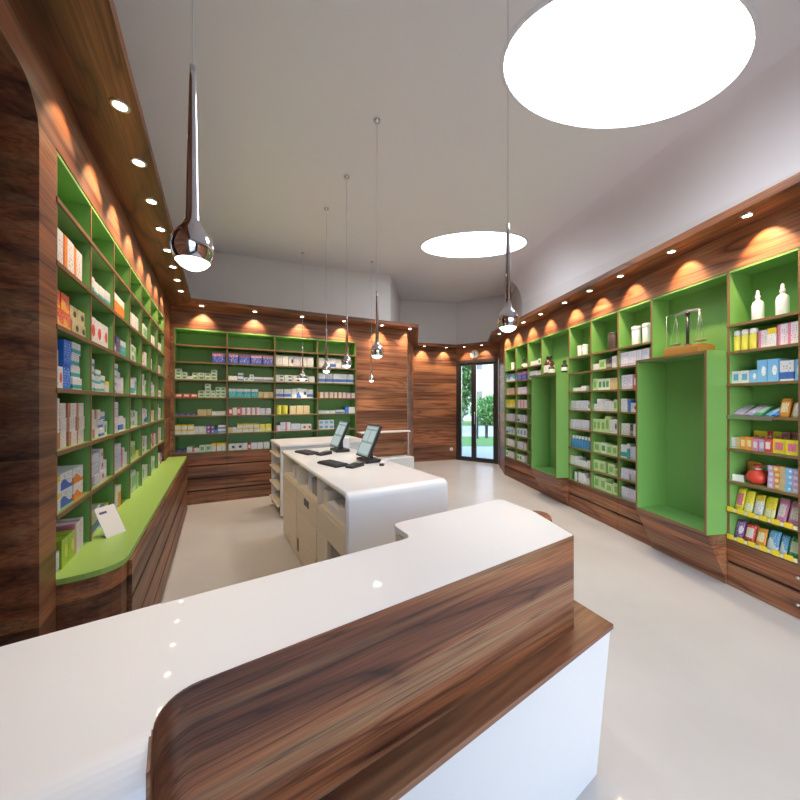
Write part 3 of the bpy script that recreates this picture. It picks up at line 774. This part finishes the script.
def pmat(c):
    if c not in PM: PM[c] = print_mat('printed_'+PAL[c][0].replace(' ', '_').replace('-', '_')+'_card', *PAL[c][1:])
    return PM[c]
BM = {}
def uvs(me):
    uv = me.uv_layers.new(name='UVMap')
    for l in me.loops:
        v = me.vertices[l.vertex_index].co
        uv.data[l.index].uv = (v.x+.5, v.z)
def box_mesh(c):
    if ('b', c) not in BM:
        o = MB().box(-.5, .5, 0, 1, 0, 1).build('medicine_box', pmat(c)); uvs(o.data); BM['b', c] = o.data; bpy.data.objects.remove(o)
    return BM['b', c]
def pouch_mesh(c):
    if ('p', c) not in BM:
        m = MB(); bm = m.bm; nx, nz = 6, 8; g = {}
        for s in (0, 1):
            for i in range(nx+1):
                for j in range(nz+1):
                    u, v = i/nx, j/nz; e = math.sin(PI*min(1, max(0, u)))**.5*math.sin(PI*min(1, v*1.0))**.5 if 0 < i < nx and 0 < j < nz else 0
                    key = (s, i, j)
                    if e == 0 and s == 1: g[key] = g[(0, i, j)]; continue
                    g[key] = bm.verts.new((u-.5, .5+(-.5 if s == 0 else .5)*e, v))
        for s in (0, 1):
            for i in range(nx):
                for j in range(nz):
                    f = bm.faces.new((g[s, i, j], g[s, i+1, j], g[s, i+1, j+1], g[s, i, j+1])); f.smooth = True
        o = m.build('sachet', pmat(c)); uvs(o.data); BM['p', c] = o.data; bpy.data.objects.remove(o)
    return BM['p', c]
# little vessels with parts, unit scale in metres
def lathe_mesh(prof, mat, name, n=16):
    o = MB().lathe(prof, n=n).build(name, mat); d = o.data; bpy.data.objects.remove(o); return d
M_amber = simple('amber_glass', (.11, .035, .008), .12, coat=.6); M_yel = simple('yellow_print', (.75, .68, .10), .4); M_lid = simple('white_lid', (.78, .78, .80), .35)
M_bluet = simple('blue_liquid_bottle', (.06, .25, .50), .3); M_tin = simple('dark_tin', (.07, .05, .045), .35)
VES = {
 'jar': [('jar', 'body', [(0, 0), (.43, 0), (.46, .03), (.46, .78), (.44, .80)], M_paper), ('', 'lid', [(.44, .80), (.5, .81), (.5, .98), (.46, 1.), (0, 1.)], M_lid)],
 'pump': [('pump_bottle', 'body', [(0, 0), (.46, 0), (.5, .03), (.5, .50), (.42, .60), (.18, .68), (.16, .72)], M_paper), ('', 'pump_head', [(.20, .72), (.24, .76), (.20, .82), (.13, .85), (.16, .90), (.12, .97), (0, 1)], M_lid)],
 'amber': [('amber_bottle', 'body', [(0, 0), (.47, 0), (.5, .03), (.5, .58), (.40, .72), (.20, .80), (.19, .84)], M_amber), ('', 'stopper', [(.26, .84), (.28, .87), (.28, .98), (.22, 1.), (0, 1.)], M_black), ('', 'paper_label', [(.508, .12), (.508, .50)], M_paper)],
 'dark': [('dark_bottle', 'body', [(0, 0), (.47, 0), (.5, .04), (.5, .60), (.22, .72), (.20, .78)], M_black), ('', 'cap', [(.27, .78), (.27, .98), (0, 1.)], M_black), ('', 'paper_label', [(.508, .18), (.508, .45)], M_paper)],
 'tube': [('tube', 'body', [(0, 0), (.44, 0), (.5, .06), (.5, .70), (.40, .76)], M_yel), ('', 'cap', [(.46, .76), (.48, .80), (.46, .97), (.38, 1.), (0, 1.)], M_lid)],
 'blue': [('blue_bottle', 'body', [(0, 0), (.45, 0), (.5, .04), (.5, .62), (.25, .74)], M_bluet), ('', 'cap', [(.30, .74), (.30, .98), (0, 1.)], M_lid)],
 'ytin': [('yellow_jar', 'body', [(0, 0), (.46, 0), (.5, .04), (.5, .80), (.48, .82)], M_yel), ('', 'lid', [(.48, .82), (.5, .84), (.5, .98), (.46, 1.), (0, 1.)], M_yel)],
 'tin': [('dark_tin', 'body', [(0, 0), (.48, 0), (.5, .03), (.5, .86), (.48, .88)], M_tin), ('', 'lid', [(.48, .88), (.51, .89), (.51, .99), (0, 1.)], M_tin)]}
VW = {'jar': ('white lidded jar', 'jar'), 'pump': ('white pump bottle', 'bottle'), 'amber': ('amber glass bottle with white label', 'bottle'), 'dark': ('small dark bottle', 'bottle'),
      'tube': ('yellow tube with white cap', 'tube'), 'blue': ('blue bottle with white cap', 'bottle'), 'ytin': ('yellow jar', 'jar'), 'tin': ('dark tin', 'tin')}
VM = {k: [(a, b, lathe_mesh(p, m, b), m) for a, b, p, m in v] for k, v in VES.items()}
def vessel(kind, w, h, loc, rot, label, group=None):
    t = thing(VM[kind][0][0], label, VW[kind][1], loc, rot, group)
    for a, b, me, m in VM[kind]:
        o = bpy.data.objects.new(b, me); C.objects.link(o); o.parent = t; o.scale = (w, w, h)
    return t
ROW = ['first', 'second', 'third', 'fourth', 'fifth', 'sixth', 'seventh', 'eighth', 'ninth', 'tenth', 'eleventh', 'twelfth', 'thirteenth', 'fourteenth', 'fifteenth', 'sixteenth']
BOXES = []
LVL = {1: [''], 2: ['bottom of ', 'top of '], 3: ['bottom of ', 'middle of ', 'top of '], 4: ['bottom of ', 'second up in ', 'third up in ', 'top of ']}
def cell(F, x0, x1, z, spec, shelf, bay, group, yfr=.02, dep=.145, hmax=.25, cat=None):
    """shelf and bay: the words of the label; spec: CODEn:wxh*stack"""
    toks = []
    for tk in spec.split():
        mm = re.match(r'([A-Za-z_~]+)(\d*):([.\d]+)(?:x([.\d]+))?(?:\*(\d))?', tk)
        toks.append((mm[1], int(mm[2] or 1), float(mm[3]), float(mm[4] or 0), int(mm[5] or 1)))
    tot = sum(n*w for _, n, w, _, _ in toks); sc = min(1., (x1-x0-.006)/tot)
    x = x0+.003; idx = 0
    for c, n, w, h, st in toks:
        w *= sc
        for k in range(n):
            if c == '_': x += w; continue
            cx = x+w/2; x += w
            nm = ROW[idx] if idx < len(ROW) else 'last'; idx += 1
            if c in VM:
                q = F.p3(cx, yfr+w/2, z+.0005)
                vessel(c, w*.92, h, q, F.rot+random.uniform(-.3, .3), '%s, %s in row, %s, %s' % (VW[c][0], nm, shelf, bay), group)
                continue
            if c[0] in '~':
                pass
            if c.endswith('p') and c[:-1] in PAL:   # leaning sachet
                q = F.p3(cx, yfr+.012, z+.003)
                o = bpy.data.objects.new('sachet', pouch_mesh(c[:-1])); C.objects.link(o)
                o.location = q; o.rotation_euler = (-math.radians(14), 0, F.rot+random.uniform(-.12, .12)); o.scale = (w*.93, .022, h)
                tag(o, '%s sachet, %s in row, %s, %s' % (PAL[c[:-1]][0], nm, shelf, bay), 'sachet', 'sachets on the right shelves'); continue
            if c.endswith('f') and c[:-1] in PAL:   # sachet lying back
                q = F.p3(cx, yfr, z+.012)
                o = bpy.data.objects.new('sachet', pouch_mesh(c[:-1])); C.objects.link(o)
                o.location = q; o.rotation_euler = (-math.radians(58), 0, F.rot+random.uniform(-.5, .1)); o.scale = (w*1.12, .02, h*1.2)
                tag(o, '%s pouch lying back, %s in row, %s, %s' % (PAL[c[:-1]][0], nm, shelf, bay), 'pouch', 'pouches on the right shelves'); continue
            d = dep*random.uniform(.85, 1.15)
            for s in range(st):
                q = F.p3(cx+random.uniform(-.002, .002), yfr+random.uniform(0, .012), z+.0005+s*(h+.0004))
                o = bpy.data.objects.new('medicine_box', box_mesh(c)); C.objects.link(o)
                o.location = q; o.rotation_euler = (0, 0, F.rot+random.uniform(-.025, .025)); o.scale = (w*.93, min(d, .165), h*.985); BOXES.append(o)
                sk_ = 'stack' if st > 1 else 'in row'
                lb = '%s box, %s%s %s, %s, %s' % (PAL[c][0], LVL[st][s], nm, sk_, shelf, bay)
                tag(o, lb, cat or 'medicine box', group)
SH = ['bottom shelf', 'second shelf', 'third shelf', 'fourth shelf', 'fifth shelf', 'sixth shelf', 'seventh shelf', 'top shelf']
LROW = ['on worktop', 'lowest shelf', 'second shelf', 'third shelf', 'fourth shelf', 'fifth shelf']
BAY = ['nearest', 'second', 'third', 'fourth', 'fifth', 'sixth', 'last']
LEFT = [
 ['WL:.09x.09 GY2:.08x.13 WP2:.07x.15', 'WY:.06x.10 WB2:.08x.14 LB:.08x.12 WY:.08x.11', 'WY:.10x.13 W:.08x.16 OB:.10x.15 _:.1', 'G:.08x.16 WG3:.08x.17 G:.09x.14', 'WG2:.09x.16 W3:.07x.13', 'WT2:.09x.13 WG3:.07x.15', 'T:.06x.15 WR3:.07x.14 P2:.06x.13'],
 ['WY:.09x.075*2 BW:.14x.078*2 OW:.14x.078*2', 'WL2:.10x.06*3 WR:.08x.065*3 W:.06x.12', 'W:.05x.20 WL2:.11x.09*2 WP:.08x.14 W:.06x.10', 'GY:.10x.06*3 G2:.10x.15 Y:.10x.06', 'Y:.12x.14 WG:.12x.05*2 W:.10x.15', 'WR2:.11x.14 R:.08x.15 W:.09x.13', 'WP3:.10x.15 W:.09x.17'],
 ['W:.07x.075*3 WV3:.11x.068*3', 'WV2:.10x.055*3 WB:.09x.05*3 WG:.08x.09', 'WL:.17x.052*4 WB:.12x.11 W:.1x.09', 'T:.08x.13 WG2:.09x.07*2 W:.12x.13', 'WL2:.13x.05*3 WB:.1x.14', 'TN:.13x.06*2 WO2:.10x.12', 'WL2:.10x.06*3 W:.10x.14'],
 ['W:.06x.17 WR:.07x.10 BB:.10x.115*2 WT:.12x.058*4', 'WT:.11x.045*4 WT:.11x.042*3 WT:.09x.05*2 WY:.08x.07', 'WT:.14x.05*4 WL:.11x.05*3 W:.09x.12', 'WT2:.12x.13 WC:.10x.15', 'W2:.10x.05*4 WG:.10x.15', 'WC2:.11x.05*3 W:.10x.13', 'WR4:.09x.08'],
 ['OR2:.11x.085*2 KY2:.10x.07*2', 'WR3:.13x.15', 'P:.10x.07*2 DV:.12x.13 T:.16x.12', 'W:.11x.19 WG:.12x.07*2 G:.10x.14', 'WY2:.10x.06*2 W:.12x.15', 'WT:.12x.05*3 W:.10x.13', 'WP4:.09x.10'],
 ['WO3:.13x.17', 'WT4:.105x.10', 'OB:.39x.15', 'W3:.13x.13', 'G:.14x.17 WG2:.12x.14', 'WO:.12x.13 W2:.12x.12', 'GY:.13x.13 W2:.12x.11']]
for r, rw in enumerate(LEFT):
    for k, sp in enumerate(rw):
        cell(FL, BL[k]+.012, BL[k+1]-.012, LV[r], sp, LROW[r], '%s bay, left wall' % BAY[k], 'boxes in the left wall shelving, %s row' % ROW[r], yfr=.015)
BAYB = ['first column', 'second column', 'third column', 'last column']
LBk = [.76, 1.03, 1.30, 1.57, 1.83, 2.09, 2.335]
BACK = [
 ['DV:.16x.05 W:.08x.08 WP:.09x.06 WG2:.09x.10 WY3:.07x.12', 'WK2:.10x.10 W:.07x.10 R:.05x.09 W3:.09x.10', 'W4:.13x.09', 'W:.2x.05 DK2:.1x.07'],
 ['WY3:.09x.07*2 W3:.06x.11 P2:.06x.06*2 BB:.06x.06 WB2:.06x.06*2', 'TN:.06x.08 W:.06x.08 WY4:.08x.065*2 Y2:.09x.12', 'WP:.07x.09 WL:.08x.14 WP:.08x.14 WL2:.08x.11 WR2:.09x.10', 'WC3:.09x.08*2 DV:.07x.06 _:.1'],
 ['DV4:.085x.04 TN:.09x.09 TN2:.07x.09 W3:.08x.06', 'R:.06x.11 W:.06x.11 R:.05x.12 WP4:.07x.11 WL2:.08x.10', 'ytin2:.095x.145 _:.02 TN3:.11x.14', 'W3:.10x.05 WB2:.09x.06 BB:.07x.06*2 W2:.06x.11'],
 ['R3:.11x.05 WG:.10x.05*2 WG:.09x.05*4 WG:.07x.05*2 WG2:.08x.05*3', 'T4:.11x.135 TN3:.08x.045*2', 'WB2:.12x.14 W:.09x.15 BW:.07x.16 WK:.09x.15 WB:.10x.14 _:.01', 'WO3:.09x.05*2 WO3:.08x.10 WP2:.09x.045*2'],
 ['WG:.08x.05*3 WG:.07x.05*2 W:.06x.05 WG3:.08x.05*2 WG:.08x.05*3', 'W2:.07x.07 WB:.09x.06*2 WC:.09x.05 WC:.07x.05*2 WB4:.08x.065', 'WK4:.13x.055*2 W:.1x.1', 'WB5:.125x.16'],
 ['_:.48 BL:.19x.155', 'BL:.14x.155 BL3:.17x.155', 'W2:.10x.165 WK:.08x.165 WL:.10x.165 W2:.11x.165', 'W2:.10x.165 WB:.10x.165 W:.10x.155 WL:.15x.155 _:.02']]
for r, rw in enumerate(BACK):
    for k, sp in enumerate(rw):
        cell(FB, BB[k]+.014, BB[k+1]-.014, LBk[r], sp, SH[r], '%s, back wall' % BAYB[k], 'boxes on the back wall shelving, %s' % SH[r], yfr=.02)
RM = {2: [  # nearest bay of the middle unit (right-most in view)
  'WL4:.10x.13', 'WL2:.13x.06*2 W:.12x.13', 'WT:.09x.15 T:.04x.17 WL:.09x.14 W:.12x.13', 'W:.13x.13 DK:.05x.12 W2:.10x.13', 'W:.1x.15 BB:.04x.13 WR2:.10x.10', 'WL:.17x.16 R:.06x.15 WR:.14x.13', 'WL7:.055x.16', '_:.12 jar:.10x.21 _:.04 jar:.10x.21'],
 1: ['G2:.11x.16 G:.12x.12 G:.08x.14', 'G2:.11x.14 _:.05 G:.12x.13 G:.07x.09', 'G:.13x.13 WG:.10x.13 G2:.09x.12', 'G3:.07x.16 G:.07x.20 W:.07x.16 WK:.06x.17', 'W:.07x.09 W:.10x.15 W2:.09x.12 G:.06x.14', 'G:.08x.15 WG3:.07x.14 TN2:.06x.14', 'W:.11x.08 G:.11x.12 DK:.09x.13 W:.08x.14', '_:.22 tin:.12x.21'],
 0: ['_:.08 W:.05x.13 DK:.04x.12 W2:.06x.14 W:.10x.09', 'W:.12x.12 W2:.11x.08 W:.09x.10', 'blue6:.065x.17', 'WL5:.075x.13', 'WL3:.12x.13 WG:.05x.11', '_:.04 W2:.09x.05 W:.10x.07', '', '_:.12 jar:.08x.15 _:.02 jar:.08x.15']}
BM_ = ['far bay', 'middle bay', 'near bay']
HR = [.22, .25, .25, .25, .25, .25, .21, .4]
for k in range(3):
    for r in range(8):
        if RM[k][r]: cell(FR, XM[k]+.014, XM[k+1]-.014, LR[r], RM[k][r], SH[r], '%s between niches' % BM_[k], 'goods between the niches, %s' % SH[r], yfr=.018)
RFs = {0: ['WG:.1x.12 W2:.1x.12', 'W3:.12x.14', 'WB:.1x.14 WC2:.11x.13', 'WL3:.12x.14', 'Y3:.12x.16', 'WP:.1x.13 TN2:.12x.13', 'SB2:.18x.15', '_:.2 jar:.07x.15'],
 1: ['WG2:.1x.12 W:.1x.12', 'WL2:.12x.14 WV:.1x.12', 'WC3:.12x.15', 'WB:.1x.14 WL2:.11x.13', 'WP3:.12x.15', 'WP:.12x.13 WL2:.12x.13', 'BL2:.18x.15', '_:.15 dark:.09x.17 W:.06x.08'],
 2: ['', '', '', '', '', '', 'WB2:.12x.13 W2:.1x.12', '_:.04 W2:.12x.08 WG:.1x.10']}
BF_ = ['far bay', 'middle bay', 'near bay']
for k in range(3):
    for r in range(8):
        if RFs[k][r]: cell(FR, XF[k]+.014, XF[k+1]-.014, LR[r], RFs[k][r], SH[r], '%s beside door' % BF_[k], 'goods beside the door, %s' % SH[r], yfr=.018)
# nearest unit, the one bay in view
NR = ['Pp:.07x.15 Rp:.08x.15 OGp:.07x.14 SBp:.08x.15 SBp:.05x.14 GNp:.08x.15', 'YPp:.075x.19 Yp:.07x.18 WYp:.07x.17 Yp:.08x.17 PKp:.075x.18 PKp:.09x.18',
      '_:.26 L:.04x.042*4 OG:.04x.042*4 TN:.035x.042*4 LB:.045x.042*4 L:.04x.042*4', 'WL:.03x.09 TN:.035x.09 OG2:.045x.10 PK:.04x.09 L:.045x.09 R:.05x.10 YP2:.085x.105', 'SGf:.07x.13 Lf:.07x.13 GNf:.06x.13 LBf:.06x.14 BBf:.03x.12 OGp:.07x.14 WOp:.06x.11',
      'WC2:.065x.10 LB:.055x.10 LB2:.07x.17 WB:.09x.15 LB:.03x.15', 'tube3:.062x.165 _:.012 WP:.07x.135 WY:.06x.14 WP2:.07x.155', '_:.12 pump:.075x.235 _:.075 pump:.078x.235']
for r in range(8):
    cell(FR, XN[0]+.014, XN[1]-.014, LR[r], NR[r], SH[r], 'near the right edge', 'goods at the right edge, %s' % SH[r], yfr=.018, dep=.105)
# second row of small packs behind the front ones
cell(FR, XN[0]+.06, XN[1]-.10, LR[3], 'YP2:.05x.145 R:.04x.15 YP:.06x.15 PK2:.055x.15', SH[3], 'back row, right edge', 'small packs behind the front row', yfr=.16, dep=.04)
cell(FR, XN[0]+.02, XN[0]+.24, LR[2], 'OG:.09x.16 KY:.10x.15', SH[2], 'back row, right edge', 'small packs behind the front row', yfr=.15, dep=.04)
t = thing('net_bag', 'round red bag of sweets on the third shelf near the right edge', 'bag', FR.p3(.165, .075, LR[2]+.001), FR.rot)
m = MB(); m.lathe([(0, 0), (.045, .004), (.068, .035), (.066, .07), (.045, .10), (.018, .115), (.012, .125), (.03, .15), (0, .15)], n=20).build('bag_body', M_red, t)
MB().lathe([(.0, .113), (.024, .114), (.02, .124), (.0, .126)], n=12).build('tie', M_paper, t)
tag(MB().box(-.035, .035, 0, .03, 0, .05).build('carton', M_paper, None, loc=FR.p3(.06, .03, LR[2]+.0005), rotz=FR.rot+.3), 'small white carton left of the round red bag, right edge shelving', 'box')
# yellow price tags along the two lowest shelf edges, metal lip on the pouch shelf
pt = thing('price_rail', 'row of yellow price tags along the second lowest shelf at the right edge', 'price tags', FR.p3(XN[0], -.006, LR[1]), FR.rot)
pb = thing('price_rail', 'row of yellow price tags along the lowest shelf at the right edge', 'price tags', FR.p3(XN[0], -.006, LR[0]), FR.rot)
M_ytag = simple('yellow_price_tag', (.80, .62, .03), .5); M_wtag = simple('pale_price_tag', (.70, .68, .45), .5)
for tt in (pt, pb):
    MB().box(0, .455, -.006, 0.001, .0, .003).build('rail', M_steel, tt)
    for k in range(6): MB().box(.012+k*.074, .06+k*.074, -.010, -.0065, -.008, .030).build('price_tag', M_ytag if k % 3 != 2 else M_ytag, tt)
    for k in range(6): MB().box(.062+k*.074, .083+k*.074, -.010, -.0065, -.006, .020).build('price_tag', M_wtag, tt)
tag(MB().box(0, .30, -.008, -.0045, -.028, .006).build('shelf_lip', M_steel, None, loc=FR.p3(XN[0]+.01, 0, LR[4]), rotz=FR.rot), 'grey metal lip on the shelf edge under the silver pouches', 'shelf lip')
# the 300 boxes that show largest stay single; the many tiny ones behind become one heap of stock
def seen(o):
    x, y = o.location.x, o.location.y
    return -(o.scale.x*o.scale.z)/(x*x+y*y)
BOXES.sort(key=seen)
st = bmesh.new(); sm_ = []
for o in BOXES[300:]:
    mt = o.data.materials[0]
    if mt not in sm_: sm_.append(mt)
    M4 = Matrix.Translation(o.location) @ o.rotation_euler.to_matrix().to_4x4() @ Matrix.Diagonal((*o.scale, 1))
    b2 = bmesh.new(); b2.from_mesh(o.data); b2.transform(M4)
    for f in b2.faces: f.material_index = sm_.index(mt)
    tmp = bpy.data.meshes.new('t'); b2.to_mesh(tmp); b2.free(); st.from_mesh(tmp); bpy.data.meshes.remove(tmp)
    bpy.data.objects.remove(o)
me = bpy.data.meshes.new('medicine_boxes'); st.to_mesh(me); st.free()
for mt in sm_: me.materials.append(mt)
o = bpy.data.objects.new('medicine_boxes', me); C.objects.link(o)
tag(o, 'the many smaller medicine boxes filling the farther shelves of all three walls', 'medicine boxes', kind='stuff')
# on the niche tops
NT = 1.926
vessel('amber', .16, .30, FR.p3(-2.56, .00, NT), FR.rot+2.2, 'big amber glass bottle with white label on the far niche top')
vessel('amber', .09, .15, FR.p3(-2.37, -.08, NT), FR.rot+2.2, 'small amber glass bottle in front on the far niche top')
vessel('dark', .085, .19, FR.p3(-2.20, .02, NT), FR.rot+2.2, 'small dark bottle at the right end of the far niche top')
# the old balance
t = thing('balance_scale', 'antique pharmacy balance on a wooden base on the near niche top', 'balance scale', FR.p3(-.345, .02, NT), FR.rot)
M_oak = simple('varnished_oak', (.36, .16, .04), .3, coat=.4)
MB().box(-.17, .17, -.085, .085, 0, .075).box(-.16, .16, -.075, .075, .075, .09).build('wooden_base', M_oak, t, bevel=.003)
MB().tube((0, 0, .09), (0, 0, .38), .013, n=12, m=M_black).tube((0, 0, .38), (0, 0, .41), .018, n=12, m=M_black).tube((0, 0, .09), (0, 0, .11), .03, n=12, m=M_black).build('column', None, t)
MB().prism([(-.13, .402), (-.115, .392), (0, .404), (.115, .392), (.13, .402), (.05, .425), (.0, .432), (-.05, .425)], -.011, .011, axis='y').build('beam', M_steel, t)
for s in (-1, 1):
    pn = MB().lathe([(0, 0), (.03, .002), (.045, .012), (.046, .014), (.03, .006), (0, .004)], c=(s*.115, 0, .115), n=20).build('weighing_pan', M_steel, t)
    m = MB()
    for k in range(3): m.tube((s*.115, 0, .397), (s*.115+.043*math.cos(k*2.094), .043*math.sin(k*2.094), .128), .0012, n=5)
    m.build('chain', M_steel, pn)
m = MB()
for s in (-1, 1):
    m.tube((s*.155, -.06, .09), (s*.155, -.06, .40), .0022, n=6)
m.tube((-.155, -.06, .40), (.155, -.06, .40), .0022, n=6); m.build('frame', M_steel, t)
# leaflet holder on the green worktop
t = thing('leaflet', 'white leaflet card leaning in a holder on the green worktop', 'leaflet', FL.p3(.50, -.095, .7505), FL.rot-.65)
Mx = Matrix.Rotation(math.radians(-28), 4, 'X')
MB().box(-.055, .055, 0, .003, 0.0, .175).xf(Mx).build('card', M_paper, t)
MB().box(-.04, .0, -.0012, -.0003, .135, .148).xf(Mx).build('heading', simple('dark_print', (.10, .10, .2), .6), t)
MB().box(-.04, .04, .002, .055, 0, .004).build('foot', M_grey, t)

# ------------------------------------------------------------------ outside, seen through the door
def leafy(name, cx, cy, z0, rx, rz, n, size, mat, label, cat, trunk=None):
    t = thing(name, label, cat, (cx, cy, -.1))
    m = MB()
    for k in range(n):
        while True:
            v = Vector((random.uniform(-1, 1), random.uniform(-1, 1), random.uniform(-1, 1)))
            if .3 < v.length < 1: break
        c = Vector((v.x*rx, v.y*rx, z0+v.z*rz+.1)); s_ = size*random.uniform(.6, 1.3)
        M4 = Matrix.Translation(c) @ Matrix.Rotation(random.uniform(0, 6.28), 4, 'Z') @ Matrix.Rotation(random.uniform(-1.2, 1.2), 4, 'X')
        vs = [m.bm.verts.new(M4 @ Vector(p)) for p in ((-s_*.4, 0, 0), (0, -s_, 0.02), (s_*.4, 0, 0), (0, s_, .02))]
        m.bm.faces.new(vs)
    m.build('foliage', mat, t)
    if trunk: MB().tube((0, 0, 0), (0, 0, z0+.1), .12, m=simple('bark_'+name, (.10, .07, .05), .9), r2=.06).build('trunk', None, t)
    return t
M_leafg = simple('tree_leaves', (.10, .22, .07), .6); M_leafb = simple('shrub_leaves', (.12, .30, .08), .6)
M_lawn = simple('lawn_grass', (.14, .30, .07), .9); M_pave = simple('pale_paving', (.50, .50, .50), .8)
struct(MB().box(-14, 26, 8.95, 40, -.20, -.10).build('ground_lawn', M_lawn))
struct(MB().box(-3, 8, 8.9, 11.6, -.098, -.04).build('ground_paving', M_pave))
struct(MB().box(-10, 20, 15.5, 22, -.098, -.07).build('ground_road', M_pave))
struct(MB().box(-8, 14, -9, -2.9, -.2, -.06).build('ground_street', M_pave))
leafy('tree', 2.75, 17.0, 2.7, 1.1, 2.3, 3800, .17, M_leafg, 'leafy dark green tree seen through the left door pane', 'tree', trunk=True)
leafy('shrub', 6.6, 23.5, .9, 1.7, 1.1, 3200, .15, M_leafb, 'round green shrub seen through the right door pane', 'shrub')
leafy('shrub', 2.6, 23.8, .8, 1.5, .9, 1000, .14, M_leafb, 'smaller green shrub outside behind the dark tree', 'shrub')
bd = thing('building', 'pale rendered house with dark windows seen through the glazed door', 'building', (9.0, 28, -.1))
MB().box(-7, 6, 0, 6, 0, 7.5).build('facade', simple('pale_render', (.50, .50, .52), .9), bd)
for wx in (-5.2, -2.6, 0, 2.6):
    for wz in (1.2, 4.2):
        w_ = MB().box(wx-.55, wx+.55, -.05, -.005, wz, wz+1.4).build('window', M_paper, bd)
        MB().box(wx-.46, wx+.46, -.07, -.052, wz+.08, wz+1.32).build('pane', simple('dim_pane', (.10, .12, .15), .1), w_)
MB().prism([(-.3, 7.5), (6.3, 7.5), (3, 9.4)], -7.2, 6.2, axis='x').build('roof', simple('brown_roof', (.25, .14, .10), .8), bd)
for k, (bx_, by_, h_, lb) in enumerate(((3.35, 14.6, .95, 'taller dark bollard outside, left of the pair'), (3.85, 14.9, .6, 'shorter dark bollard outside, right of the pair'))):
    t = thing('bollard', lb, 'bollard', (bx_, by_, -.098))
    MB().lathe([(.09, 0), (.07, .05), (.065, h_-.1), (.085, h_-.08), (.08, h_), (0, h_+.03)], n=16).build('post', M_dark, t)

# ------------------------------------------------------------------ world, daylight, camera
w = bpy.data.worlds.new('World'); bpy.context.scene.world = w; w.use_nodes = True
nt = w.node_tree; bg = nt.nodes['Background']
sk = nt.nodes.new('ShaderNodeTexSky'); sk.sky_type = 'NISHITA'; sk.sun_disc = False; sk.sun_elevation = math.radians(38); sk.sun_rotation = math.radians(200)
nt.links.new(sk.outputs[0], bg.inputs[0]); bg.inputs[1].default_value = .7
L = bpy.data.lights.new('window_portal', 'AREA'); L.shape = 'RECTANGLE'; L.size = w1-w0; L.size_y = 2.7; L.cycles.is_portal = True
o = bpy.data.objects.new('window_portal', L); C.objects.link(o)
q = FW.p((w0+w1)/2, .16); o.location = (q.x, q.y, 1.49); o.rotation_euler = (PI/2, 0, FW.rot+PI if False else FW.rot)
L = bpy.data.lights.new('door_portal', 'AREA'); L.shape = 'RECTANGLE'; L.size = DW; L.size_y = 2.5; L.cycles.is_portal = True
o = bpy.data.objects.new('door_portal', L); C.objects.link(o)
q = FD.p(DW/2, .16); o.location = (q.x, q.y, 1.27); o.rotation_euler = (-PI/2, 0, FD.rot+PI)

cam = bpy.data.cameras.new('Camera'); co = bpy.data.objects.new('Camera', cam); C.objects.link(co)
co.location = (0, 0, 1.5); co.rotation_euler = (PI/2, 0, 0)
cam.sensor_width = 36; cam.lens = 335/800*36; cam.shift_y = .0025; cam.clip_start = .02; cam.clip_end = 200
bpy.context.scene.camera = co
vs = bpy.context.scene.view_settings
vs.view_transform = 'Standard'; vs.look = 'None'; vs.gamma = 1; vs.exposure = .54
